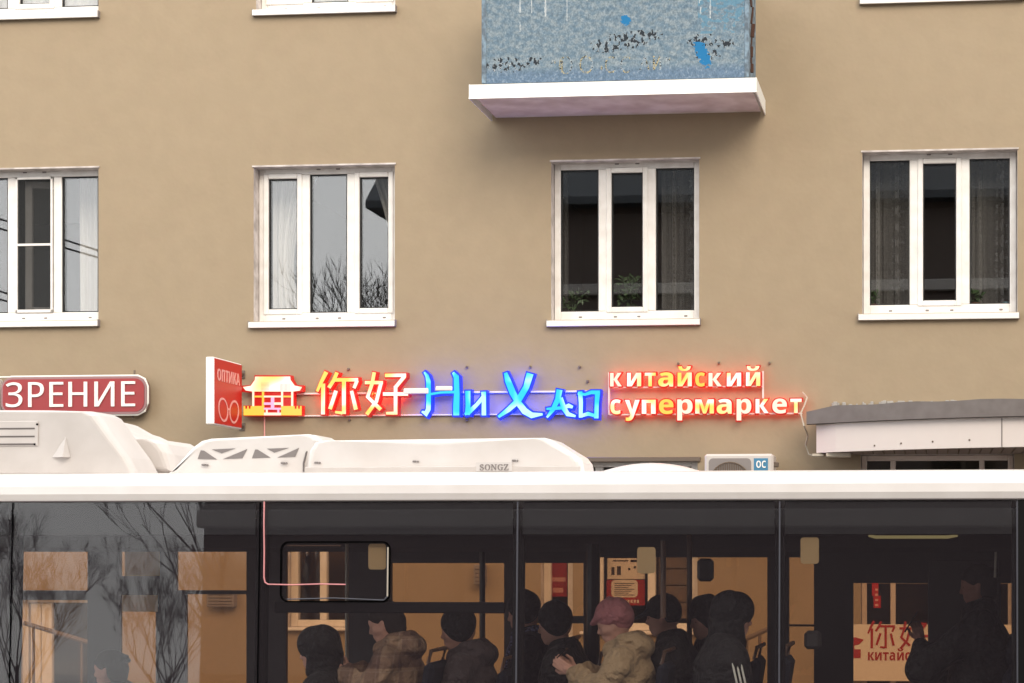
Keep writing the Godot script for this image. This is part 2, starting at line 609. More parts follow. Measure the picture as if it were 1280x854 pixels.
func lathe(st: SurfaceTool, at: Vector3, prof: Array, sides := 16):
	for i in prof.size() - 1:
		for k in sides:
			var a := TAU * k / sides
			var b := TAU * (k + 1) / sides
			var p: Vector2 = prof[i]
			var q: Vector2 = prof[i + 1]
			var f := [at + Vector3(p.x * cos(a), p.y, p.x * sin(a)), at + Vector3(p.x * cos(b), p.y, p.x * sin(b)), at + Vector3(q.x * cos(b), q.y, q.x * sin(b)), at + Vector3(q.x * cos(a), q.y, q.x * sin(a))]
			if p.x < 0.0005:
				f.remove_at(1)
			elif q.x < 0.0005:
				f.remove_at(2)
			var n: Vector3 = (f[1] - f[0]).cross(f[2] - f[0])
			var want := Vector3(cos(a) * (q.y - p.y), -(q.x - p.x), sin(a) * (q.y - p.y))
			face(st, f, f[0] - n if n.dot(want) > 0 else f[0] + n)

# the profile (z, y) carried along x
func along_x(st: SurfaceTool, prof: PackedVector2Array, x0: float, x1: float):
	var keep := XF
	XF = keep * Transform3D(Basis(Vector3(0, 0, 1), Vector3(0, 1, 0), Vector3(-1, 0, 0)), Vector3.ZERO)
	prism(st, prof, -x1, -x0)
	XF = keep

func rounded(r: Rect2, rad: float, n := 6) -> PackedVector2Array:
	var p := PackedVector2Array()
	for c in [[r.end.x - rad, r.end.y - rad, 0.0], [r.position.x + rad, r.end.y - rad, PI / 2], [r.position.x + rad, r.position.y + rad, PI], [r.end.x - rad, r.position.y + rad, 1.5 * PI]]:
		for i in n + 1:
			var a: float = c[2] + PI / 2 * i / n
			p.append(Vector2(c[0] + rad * cos(a), c[1] + rad * sin(a)))
	return p

# sheet of wall from z = 0 back to zb with openings through it
func wall_with(st: SurfaceTool, whole: Rect2, holes: Array, z: float, zb: float, rv: SurfaceTool = null):
	var xs := [whole.position.x, whole.end.x]
	var ys := [whole.position.y, whole.end.y]
	for h in holes:
		xs.append_array([h.position.x, h.end.x])
		ys.append_array([h.position.y, h.end.y])
	xs.sort()
	ys.sort()
	for j in ys.size() - 1:
		if ys[j + 1] - ys[j] < 1e-5:
			continue
		var start := -1
		for i in xs.size():
			var solid := false
			if i < xs.size() - 1 and xs[i + 1] - xs[i] < 1e-5:
				continue
			if i < xs.size() - 1:
				var mid := Vector2((xs[i] + xs[i + 1]) / 2, (ys[j] + ys[j + 1]) / 2)
				solid = true
				for h in holes:
					if h.has_point(mid):
						solid = false
			if solid and start < 0:
				start = i
			elif not solid and start >= 0:
				for zz in [z, zb]:
					face(st, [Vector3(xs[start], ys[j], zz), Vector3(xs[i], ys[j], zz), Vector3(xs[i], ys[j + 1], zz), Vector3(xs[start], ys[j + 1], zz)], Vector3(xs[i], ys[j], (z + zb) / 2))
				start = -1
	if rv == null:
		rv = st
	for h in holes:
		var a: Vector2 = h.position
		var b: Vector2 = h.end
		face(rv, [Vector3(a.x, a.y, z), Vector3(a.x, b.y, z), Vector3(a.x, b.y, zb), Vector3(a.x, a.y, zb)], Vector3(a.x - 1, a.y, z))
		face(rv, [Vector3(b.x, a.y, z), Vector3(b.x, b.y, z), Vector3(b.x, b.y, zb), Vector3(b.x, a.y, zb)], Vector3(b.x + 1, a.y, z))
		face(rv, [Vector3(a.x, a.y, z), Vector3(b.x, a.y, z), Vector3(b.x, a.y, zb), Vector3(a.x, a.y, zb)], Vector3(a.x, a.y - 1, z))
		face(rv, [Vector3(a.x, b.y, z), Vector3(b.x, b.y, z), Vector3(b.x, b.y, zb), Vector3(a.x, b.y, zb)], Vector3(a.x, b.y + 1, z))
	for e in [[Vector3(whole.position.x, whole.position.y, z), Vector3(whole.position.x, whole.end.y, z)], [Vector3(whole.end.x, whole.position.y, z), Vector3(whole.end.x, whole.end.y, z)], [Vector3(whole.position.x, whole.end.y, z), Vector3(whole.end.x, whole.end.y, z)]]:
		var d := Vector3(0, 0, zb - z)
		face(st, [e[0], e[1], e[1] + d, e[0] + d], Vector3(whole.get_center().x, whole.get_center().y, z))

# one line of lettering whose ink fills the rectangle, standing proud of z
func lettering(called: String, s: String, r: Rect2, z: float, depth: float, m: String, parent: Node3D, bold := true, serif := false) -> MeshInstance3D:
	var f := SystemFont.new()
	f.font_names = PackedStringArray(["Droid Serif" if serif else "Droid Sans"])
	f.font_weight = 700 if bold else 400
	var t := TextMesh.new()
	t.text = s
	t.font = f
	t.font_size = 48
	t.pixel_size = 0.01
	t.depth = 1.0
	t.curve_step = 1.0
	var o := MeshInstance3D.new()
	o.name = numbered(called, parent)
	parent.add_child(o, true)
	o.mesh = t
	var b := t.get_aabb()
	var sc := Vector3(r.size.x / b.size.x, r.size.y / b.size.y, depth / b.size.z)
	o.scale = sc
	o.position = Vector3(r.get_center().x, r.get_center().y, z + depth / 2) - b.get_center() * sc - world_at(parent)
	o.material_override = M[m]
	return o

# ---------------------------------------------------------------- ground

func make_setting():
	var st := begin()
	box(st, Vector3(-160, -0.5, -90), Vector3(160, 0, 160))
	struct("road", st, "asphalt")
	st = begin()
	box(st, Vector3(-60, 0.004, -0.1), Vector3(60, 0.15, 3.45), 0.0)
	struct("pavement", st, "paving")
	st = begin()
	box(st, Vector3(-60, 0.004, 3.455), Vector3(60, 0.165, 3.6), 0.012)
	struct("kerb", st, "kerbstone")
	st = begin()
	box(st, Vector3(-60, 0.004, 14.2), Vector3(60, 0.15, 18.4), 0.0)
	struct("far_pavement", st, "paving")

# ---------------------------------------------------------------- the apartment house

var house: Node3D

func make_window(r: Rect2, sashes: Array, sill_over: float, net := false):
	var w := group_node("window", house, Vector3(r.get_center().x, r.position.y, -0.14))
	var st := begin()
	var z0 := -0.20
	var z1 := -0.135
	var f := 0.062
	var x0 := r.position.x + 0.004
	var x1 := r.end.x - 0.004
	var y0 := r.position.y + 0.004
	var y1 := r.end.y - 0.004
	var ms := [lerpf(x0, x1, 0.335), lerpf(x0, x1, 0.665)]
	box(st, Vector3(x0, y0, z0), Vector3(x0 + f, y1, z1), 0.006)
	box(st, Vector3(x1 - f, y0, z0), Vector3(x1, y1, z1), 0.006)
	box(st, Vector3(x0 + f, y0, z0), Vector3(x1 - f, y0 + f * 1.5, z1), 0.006)
	box(st, Vector3(x0 + f, y1 - f, z0), Vector3(x1 - f, y1, z1), 0.006)
	for k in ms:
		box(st, Vector3(k - 0.045, y0 + f * 1.5, z0), Vector3(k + 0.045, y1 - f, z1 + 0.002), 0.006)
	obj("frame", st, "white_frame", w)
	# drain caps and screws along the bottom rail
	st = begin()
	for k in [0.18, 0.42, 0.58, 0.9]:
		box(st, Vector3(lerpf(x0, x1, k) - 0.016, y0 + 0.03, z1 - 0.004), Vector3(lerpf(x0, x1, k) + 0.016, y0 + 0.045, z1 + 0.006), 0.003)
	for k in [0.43, 0.57]:
		box(st, Vector3(lerpf(x0, x1, k) - 0.02, y1 - 0.02, z1 - 0.004), Vector3(lerpf(x0, x1, k) + 0.02, y1 - 0.004, z1 + 0.008), 0.003)
	each("drain_cap", st, "ac_grille", w)
	var edges := [x0 + f, ms[0] - 0.045, ms[0] + 0.045, ms[1] - 0.045, ms[1] + 0.045, x1 - f]
	for i in 3:
		var a := Vector2(edges[2 * i], y0 + f * 1.5)
		var b := Vector2(edges[2 * i + 1], y1 - f)
		var opened: bool = net and i == 1
		if sashes[i] and not opened:
			st = begin()
			var g := 0.052
			var s0 := z0 + 0.005
			var s1 := z1 + 0.014
			a -= Vector2(0.014, 0.014)
			b += Vector2(0.014, 0.014)
			box(st, Vector3(a.x, a.y, s0), Vector3(a.x + g, b.y, s1), 0.007)
			box(st, Vector3(b.x - g, a.y, s0), Vector3(b.x, b.y, s1), 0.007)
			box(st, Vector3(a.x + g, a.y, s0), Vector3(b.x - g, a.y + g, s1), 0.007)
			box(st, Vector3(a.x + g, b.y - g, s0), Vector3(b.x - g, b.y, s1), 0.007)
			obj("sash", st, "white_frame", w)
			a += Vector2(g, g)
			b -= Vector2(g, g)
		if opened:
			# the middle sash is swung inwards; a mosquito screen with a cross bar stands in its place
			st = begin()
			for e in [[Vector2(a.x, a.y), Vector2(a.x + 0.022, b.y)], [Vector2(b.x - 0.022, a.y), Vector2(b.x, b.y)], [Vector2(a.x, a.y), Vector2(b.x, a.y + 0.03)], [Vector2(a.x, b.y - 0.025), Vector2(b.x, b.y)], [Vector2(a.x + 0.022, lerpf(a.y, b.y, 0.5) - 0.012), Vector2(b.x - 0.022, lerpf(a.y, b.y, 0.5) + 0.012)]]:
				box(st, Vector3(e[0].x, e[0].y, z1 + 0.004), Vector3(e[1].x, e[1].y, z1 + 0.02), 0.003)
			obj("screen_frame", st, "white_frame", w)
			st = begin()
			slab(st, Rect2(a + Vector2(0.022, 0.03), b - a - Vector2(0.044, 0.055)), z1 + 0.009, z1 + 0.011)
			obj("mosquito_net", st, "net", w)
			st = begin()
			XF = Transform3D(Basis(Vector3.UP, 0.16), Vector3(a.x + 0.05, 0, z0 - 0.02))
			var ww := b.x - a.x - 0.05
			for e in [[0.0, 0.07, a.y, b.y - 0.02], [ww - 0.06, ww, a.y, b.y - 0.02], [0.07, ww - 0.06, a.y, a.y + 0.07], [0.07, ww - 0.06, b.y - 0.09, b.y - 0.02]]:
				box(st, Vector3(e[0], e[2], -0.06), Vector3(e[1], e[3], 0), 0.006)
			obj("sash", st, "white_frame", w)
			st = begin()
			box(st, Vector3(0.06, a.y + 0.06, -0.036), Vector3(ww - 0.05, b.y - 0.08, -0.03))
			obj("pane", st, "pane", w)
			XF = Transform3D()
			continue
		st = begin()
		for e in [[Vector2(a.x, a.y), Vector2(a.x + 0.011, b.y)], [Vector2(b.x - 0.011, a.y), Vector2(b.x, b.y)], [Vector2(a.x + 0.011, a.y), Vector2(b.x - 0.011, a.y + 0.011)], [Vector2(a.x + 0.011, b.y - 0.011), Vector2(b.x - 0.011, b.y)]]:
			box(st, Vector3(e[0].x, e[0].y, z0 + 0.022), Vector3(e[1].x, e[1].y, z1 - 0.012))
		obj("gasket", st, "gasket", w)
		for zz in [-0.165, -0.185]:
			st = begin()
			box(st, Vector3(a.x + 0.004, a.y + 0.004, zz), Vector3(b.x - 0.004, b.y - 0.004, zz + 0.004))
			obj("pane", st, "pane", w)
	# metal sill with a folded drip edge
	st = begin()
	var sy := r.position.y
	var l := r.position.x - sill_over
	var q := r.end.x + 0.012
	along_x(st, PackedVector2Array([Vector2(-0.13, sy + 0.012), Vector2(0.055, sy - 0.012), Vector2(0.055, sy - 0.066), Vector2(0.046, sy - 0.07), Vector2(0.046, sy - 0.022), Vector2(-0.13, sy + 0.002)]), l, q)
	obj("sill", st, "sill_metal", w)
	st = begin()
	for x in [l - 0.006, q]:
		box(st, Vector3(x, sy - 0.068, 0.0), Vector3(x + 0.006, sy + 0.0, 0.05))
	each("sill_cap", st, "ac_grille", w)
	# grey metal strip under the lintel
	st = begin()
	box(st, Vector3(r.position.x - 0.012, r.end.y - 0.012, -0.13), Vector3(r.end.x + 0.012, r.end.y + 0.004, 0.012))
	obj("lintel_strip", st, "reveal", w)

var win_rects := [Rect2(-9.803, 4.722, 1.468, 1.534), Rect2(-6.733, 4.685, 1.434, 1.542), Rect2(-3.735, 4.664, 1.456, 1.556), Rect2(-0.699, 4.688, 1.477, 1.561), Rect2(-9.803, 7.807, 1.468, 1.567), Rect2(-6.708, 7.776, 1.414, 1.518), Rect2(-0.699, 7.719, 1.53, 1.531)]

func make_building():
	house = thing("apartment_house", "brown plastered apartment house with white three-light windows and a blue balcony", "building", Vector3(-4, 0, 0))
	var st := begin()
	var rv := begin()
	var holes := win_rects.duplicate()
	holes.append(ground_window)
	holes.append(side_window)
	holes.append(left_shop)
	holes.append(little_window)
	holes.append(door_hole)
	wall_with(st, Rect2(-17, 0.1, 25, 11.4), holes, 0, -0.42, rv)
	obj("wall", st, "plaster", house)
	each("reveal", rv, "reveal", house)
	st = begin()
	for y in [3.75, 6.75, 9.9]:
		box(st, Vector3(-16.9, y - 0.15, -5), Vector3(7.9, y, -0.425))
	box(st, Vector3(-16.9, 0.0, -5), Vector3(7.9, 0.12, -0.425))
	each("storey_floor", st, "room_floor", house)
	st = begin()
	box(st, Vector3(-17, 0, -5.2), Vector3(8, 11.5, -5.01))
	for x in [-17.0, -12.6, -7.5, -4.5, -1.6, 3.2, 7.85]:
		for y in [0.12, 3.75, 6.75]:
			box(st, Vector3(x, y + 0.002, -5), Vector3(x + 0.12, y + 2.84, -0.425))
	each("partition", st, "room_wall", house)
	st = begin()
	along_x(st, PackedVector2Array([Vector2(0.45, 11.5), Vector2(0.45, 11.62), Vector2(-2.6, 13.2), Vector2(-5.6, 11.62), Vector2(-5.6, 11.5)]), -17.3, 8.3)
	obj("roof", st, "tin_roof", house)
	var op := [[false, true, false], [true, false, true], [false, true, false], [false, true, false], [false, true, false], [true, false, true], [false, true, false]]
	for i in win_rects.size():
		make_window(win_rects[i], op[i], [0.0, 0.035, 0.035, 0.035, 0.0, 0.02, 0.02][i], i == 0)
	# balcony
	var bal := group_node("balcony", house, Vector3(-3.095, 6.837, 0))
	var zf := 0.86
	st = begin()
	var fl: float = -4.185
	var fr: float = -1.753
	var top := 7.78
	var bot: float = 6.781
	var pf := begin()
	var uv := [Vector2(0, 1), Vector2(1, 1), Vector2(1, 0), Vector2(0, 0)]
	var cs := [Vector3(fl, bot, 0.812), Vector3(fr, bot, 0.812), Vector3(fr, top, 0.812), Vector3(fl, top, 0.812)]
	for i in [0, 2, 1, 0, 3, 2]:
		pf.set_uv(uv[i])
		vtx(pf, cs[i])
	obj("front_panel", pf, "balcony_paint", bal)
	box(st, Vector3(fl + 0.005, bot, 0.775), Vector3(fr - 0.005, top, 0.810))
	box(st, Vector3(fr - 0.002, bot, 0.03), Vector3(fr + 0.028, top, 0.80), 0.004)
	box(st, Vector3(fl - 0.028, bot, 0.03), Vector3(fl + 0.002, top, 0.80), 0.004)
	each("side_panel", st, "balcony_side", bal)
	st = begin()
	for x in [fl - 0.02, fr + 0.02]:
		box(st, Vector3(x - 0.022, bot, 0.79), Vector3(x + 0.022, top + 0.02, 0.822), 0.006)
	box(st, Vector3(fl - 0.05, top, 0.76), Vector3(fr + 0.05, top + 0.04, 0.85), 0.008)
	each("corner_post", st, "balcony_side", bal)
	# torn felt edge sticking out along the right corner
	st = begin()
	var y := bot + 0.05
	while y < top - 0.05:
		var hh := 0.05 + rng.randf() * 0.12
		var ww := 0.008 + rng.randf() * 0.028
		XF = Transform3D(Basis(Vector3(0, 0, 1), (rng.randf() - 0.5) * 0.25), Vector3(fr + 0.05, y, 0.765))
		box(st, Vector3(0, 0, 0), Vector3(ww, hh, 0.03), 0.004)
		y += hh
	XF = Transform3D()
	obj("torn_edge", st, "rust", bal).set_meta("kind", "stuff")
	st = begin()
	var l: float = -4.313
	var r: float = -1.647
	var s0: float = 6.638
	var s1: float = 6.756
	box(st, Vector3(l + 0.03, s0 + 0.012, 0.004), Vector3(r - 0.03, s1 - 0.01, 0.87), 0.0)
	obj("slab", st, "slab", bal)
	st = begin()
	along_x(st, PackedVector2Array([Vector2(0.87, s1 + 0.004), Vector2(0.905, s1 - 0.004), Vector2(0.91, s0 - 0.004), Vector2(0.925, s0 - 0.022), Vector2(0.905, s0 - 0.02), Vector2(0.875, s0 + 0.004)]), l - 0.012, r + 0.012)
	along_x(st, PackedVector2Array([Vector2(0.80, s1 - 0.008), Vector2(0.80, s1 + 0.006), Vector2(0.87, s1 + 0.004), Vector2(0.87, s1 - 0.008)]), l - 0.012, r + 0.012)
	for x in [l - 0.014, r + 0.006]:
		box(st, Vector3(x, s0 - 0.02, 0.01), Vector3(x + 0.008, s1, 0.9))
	obj("flashing", st, "sill_metal", bal)
	# dark bolts and bracket stubs on the wall above the sign
	st = begin()
	for p in [Vector2(-5.764, 4.2), Vector2(-4.572, 4.212), Vector2(-3.941, 4.206), Vector2(-3.45, 4.202), Vector2(-2.482, 4.223), Vector2(-2.084, 4.227), Vector2(-1.594, 4.222), Vector2(-3.371, 4.061), Vector2(-5.755, 3.703), Vector2(-4.572, 3.687), Vector2(-6.864, 4.243)]:
		box(st, Vector3(p.x - 0.01, p.y - 0.012, -0.02), Vector3(p.x + 0.01, p.y + 0.012, 0.03), 0.004)
	each("wall_bolt", st, "bracket", house)

# ---------------------------------------------------------------- ground floor: windows, entrance, canopy

var ground_window := Rect2(-3.418, 1.623, 1.124, 1.687)
var side_window := Rect2(-3.838, 1.541, 0.317, 1.562)
var left_shop := Rect2(-9.196, -0.245, 1.103, 2.196)
var little_window := Rect2(-6.398, 1.649, 0.667, 1.028)
var door_hole := Rect2(-0.715, -0.432, 1.463, 3.766)

func bars(st: SurfaceTool, r: Rect2, f: float, z0: float, z1: float, mullions := []):
	box(st, Vector3(r.position.x, r.position.y, z0), Vector3(r.position.x + f, r.end.y, z1), 0.006)
	box(st, Vector3(r.end.x - f, r.position.y, z0), Vector3(r.end.x, r.end.y, z1), 0.006)
	box(st, Vector3(r.position.x + f, r.position.y, z0), Vector3(r.end.x - f, r.position.y + f, z1), 0.006)
	box(st, Vector3(r.position.x + f, r.end.y - f, z0), Vector3(r.end.x - f, r.end.y, z1), 0.006)
	for k in mullions:
		box(st, Vector3(k - f / 2, r.position.y + f, z0), Vector3(k + f / 2, r.end.y - f, z1), 0.006)

func plain_window(r: Rect2, f: float, mullions: Array, called: String, m := "white_frame"):
	var w := group_node(called, house, Vector3(r.get_center().x, r.position.y, -0.14))
	var st := begin()
	r = r.grow(-0.003)
	bars(st, r, f, -0.2, -0.12, mullions)
	obj("frame", st, m, w)
	st = begin()
	slab(st, r.grow(-f * 0.8), -0.165, -0.16)
	obj("pane", st, "pane", w)
	st = begin()
	box(st, Vector3(r.position.x - 0.03, r.position.y - 0.03, -0.12), Vector3(r.end.x + 0.03, r.position.y + 0.0, 0.06), 0.006)
	obj("sill", st, m, w)

func make_entrance():
	plain_window(ground_window, 0.075, [-3.284, -2.764], "window")
	plain_window(side_window, 0.07, [], "window")
	plain_window(little_window, 0.07, [-6.064], "window")
	var st := begin()
	box(st, Vector3(ground_window.position.x - 0.03, ground_window.end.y - 0.035, -0.11), Vector3(ground_window.end.x + 0.03, ground_window.end.y + 0.01, 0.03), 0.005)
	obj("lintel_strip", st, "bracket", house)
	# blind in the right light of the window
	st = begin()
	for i in 9:
		var y := ground_window.position.y + 0.12 + i * 0.165
		box(st, Vector3(-2.709, y, -0.245), Vector3(-2.349, y + 0.155, -0.23), 0.004)
	each("roller_blind", st, "blind", house)
	# shop front on the left: white door leaves with a brown glazed middle
	var shop := group_node("shop_front", house, Vector3(left_shop.get_center().x, left_shop.position.y, -0.14))
	st = begin()
	bars(st, left_shop.grow(-0.004), 0.06, -0.2, -0.12, [])
	for a in [[28, 60], [105, 140]]:
		pass
	obj("frame", st, "white_frame", shop)
	for e in [[-9.112, -8.886], [-8.477, -8.227]]:
		st = begin()
		var mid: float = (e[0] + e[1]) / 2
		box(st, Vector3(e[0], left_shop.position.y + 0.07, -0.19), Vector3(mid - 0.003, left_shop.end.y - 0.07, -0.13), 0.006)
		box(st, Vector3(mid + 0.003, left_shop.position.y + 0.07, -0.19), Vector3(e[1], left_shop.end.y - 0.07, -0.13), 0.006)
		obj("door_leaf", st, "white_frame", shop)
	st = begin()
	box(st, Vector3(-8.886, left_shop.position.y + 0.06, -0.17), Vector3(-8.477, left_shop.end.y - 0.06, -0.165))
	obj("pane", st, "pane", shop)
	# entrance under the canopy
	var door := group_node("entrance", house, Vector3(door_hole.get_center().x, door_hole.position.y, -0.14))
	st = begin()
	var dr := door_hole.grow(-0.004)
	bars(st, dr, 0.05, -0.22, -0.12, [-0.408, 0.445])
	box(st, Vector3(dr.position.x + 0.05, 3.181, -0.22), Vector3(dr.end.x - 0.05, 3.12, -0.125), 0.006)
	box(st, Vector3(dr.position.x + 0.05, 2.155, -0.22), Vector3(dr.end.x - 0.05, 2.094, -0.125), 0.006)
	obj("frame", st, "door_frame", door)
	var xs := [-0.669, -0.431, -0.385, 0.422, 0.468, 0.703]
	for i in 3:
		st = begin()
		box(st, Vector3(xs[2 * i], dr.position.y + 0.06, -0.165), Vector3(xs[2 * i + 1], dr.end.y - 0.045, -0.16))
		obj("pane", st, "pane", door)
	# canopy: bows outward, grey roof edge over a white fascia, boarded soffit
	var can := group_node("entrance_canopy", house, Vector3(0.004, 3.395, 0))
	var edge := begin()
	var fas := begin()
	var n := 28
	var pl := []
	for i in n + 1:
		var t := float(i) / n
		var x := lerpf(-1.12, 4.2, t)
		var z := 0.30 + 0.95 * sin(PI * clampf(t, 0.0, 1.0)) ** 0.8
		pl.append(Vector3(x, 0, z))
	for i in n:
		var a: Vector3 = pl[i]
		var b: Vector3 = pl[i + 1]
		var lift_a := 0.006 * sin(i * 1.7)
		var lift_b := 0.006 * sin((i + 1) * 1.7)
		for s in [[edge, 3.605, 3.76, 0.09, -0.05, true, 0.09], [fas, 3.335, 3.602, 0.03, -0.06, false, 0.0]]:
			var o: float = s[3]
			var q: float = s[4]
			var la := lift_a if s[5] else 0.0
			var lb := lift_b if s[5] else 0.0
			var p := [Vector3(a.x - s[6] if i == 0 else a.x, s[1], a.z + o), Vector3(b.x, s[1], b.z + o), Vector3(b.x, s[2] + lb, b.z + o), Vector3(a.x - s[6] if i == 0 else a.x, s[2] + la - (0.04 if i == 0 and s[5] else 0.0), a.z + o)]
			var r := []
			for v in p:
				r.append(v - Vector3(0, 0, o - q))
			var c: Vector3 = (p[0] + p[2] + r[0] + r[2]) / 4
			face(s[0], p, c)
			face(s[0], r, c)
			face(s[0], [p[0], p[1], r[1], r[0]], c)
			face(s[0], [p[3], p[2], r[2], r[3]], c)
			if i == 0:
				face(s[0], [p[0], p[3], r[3], r[0]], c)
			if i == n - 1:
				face(s[0], [p[1], p[2], r[2], r[1]], c)
	for k in [9, 17]:
		var jt := begin()
		box(jt, Vector3(pl[k].x - 0.004, 3.336, pl[k].z + 0.02), Vector3(pl[k].x + 0.004, 3.596, pl[k].z + 0.0335))
		obj("fascia_joint", jt, "canopy_grey", can)
	obj("roof_edge", edge, "canopy_grey", can)
	obj("fascia", fas, "canopy_white", can)
	st = begin()
	for i in n:
		var a: Vector3 = pl[i]
		var b: Vector3 = pl[i + 1]
		box(st, Vector3(a.x, 3.70, 0.002), Vector3(b.x + 0.0005, 3.74, minf(a.z, b.z) - 0.06))
	box(st, Vector3(-1.12, 3.4, 0.002), Vector3(-1.09, 3.72, 0.3))
	box(st, Vector3(4.17, 3.4, 0.002), Vector3(4.2, 3.72, 0.3))
	obj("deck", st, "canopy_grey", can)
	for i in 53:
		var x := -1.08 + i * 0.1
		var t := (x + 0.05 + 1.12) / 5.32
		var z := 0.30 + 0.95 * sin(PI * clampf(t, 0.02, 0.98)) ** 0.8 - 0.065
		st = begin()
		box(st, Vector3(x, 3.332, 0.01), Vector3(x + 0.092, 3.35, z), 0.004)
		each("soffit_board", st, "soffit", can)
	st = begin()
	for p in [Vector2(-0.559, 3.379), Vector2(-0.313, 3.392), Vector2(-0.025, 3.399), Vector2(0.304, 3.405)]:
		var t: float = (p.x + 1.12) / 5.32
		var z := 0.30 + 0.95 * sin(PI * t) ** 0.8 + 0.03
		box(st, Vector3(p.x - 0.008, p.y - 0.008, z - 0.01), Vector3(p.x + 0.008, p.y + 0.008, z + 0.006), 0.003)
	each("rivet", st, "bracket", can)
	st = begin()
	box(st, Vector3(-1.023, 3.334, 0.25), Vector3(-0.796, 3.294, 0.42), 0.006)
	box(st, Vector3(-1.16, 3.327, 0.25), Vector3(-1.048, 3.302, 0.35), 0.004)
	each("lamp_housing", st, "pole_pale", can)
	# crumbling render along the top of the canopy
	st = begin()
	for i in 60:
		var x := -1.0 + rng.randf() * 1.2
		var s := 0.008 + rng.randf() * 0.02
		box(st, Vector3(x, 3.775 + rng.randf() * 0.03, 0.0), Vector3(x + s * 1.6, 3.80 + s + rng.randf() * 0.03, 0.012 + s), 0.003)
	obj("crumbled_render", st, "facade_band", can).set_meta("kind", "stuff")
	# cable looping from the sign down behind the canopy corner
	st = begin()
	tube(st, [Vector3(-1.273, 3.937, 0.05), Vector3(-1.227, 3.883, 0.05), Vector3(-1.245, 3.809, 0.12), Vector3(-1.271, 3.712, 0.3), Vector3(-1.237, 3.594, 0.35), Vector3(-1.209, 3.505, 0.2), Vector3(-1.239, 3.427, 0.1), Vector3(-1.208, 3.335, 0.1), Vector3(-1.139, 3.312, 0.1)], 0.008, 6)
	tag(obj("cable", st, "pole_pale"), "pale cable looping down beside the left end of the entrance canopy", "cable")

# ---------------------------------------------------------------- the neon sign

func letter(sign_node: Node3D, strokes: Array, side: String, front: String, z0 := 0.02, z1 := 0.10, called := "letter", rim := 0.010):
	var st := begin()
	var i := 0
	var fr := []
	for s in strokes:
		var outline := stroke_outline(s, rim)
		prism(st, outline, z0 + 0.0013 * i, z1 + 0.0013 * i)
		var f := begin()
		prism(f, stroke_outline(s, -0.001), z1 + 0.0013 * strokes.size() + 0.001, z1 + 0.0013 * strokes.size() + 0.006 + 0.0013 * i)
		fr.append(f)
		i += 1
	var o := obj(called, st, side, sign_node)
	for f in fr:
		obj("letter_face", f, front, o)
	return o

func lamp_behind(sign_node: Node3D, p: Vector3, c: Color, e: float):
	var l := OmniLight3D.new()
	l.name = numbered("letter_lamp", sign_node)
	sign_node.add_child(l, true)
	l.position = p - world_at(sign_node)
	l.light_color = c
	l.light_energy = e
	l.light_size = 0.02
	l.omni_range = 12.0
	l.omni_attenuation = 2.0
	l.shadow_enabled = true

var nihao := []

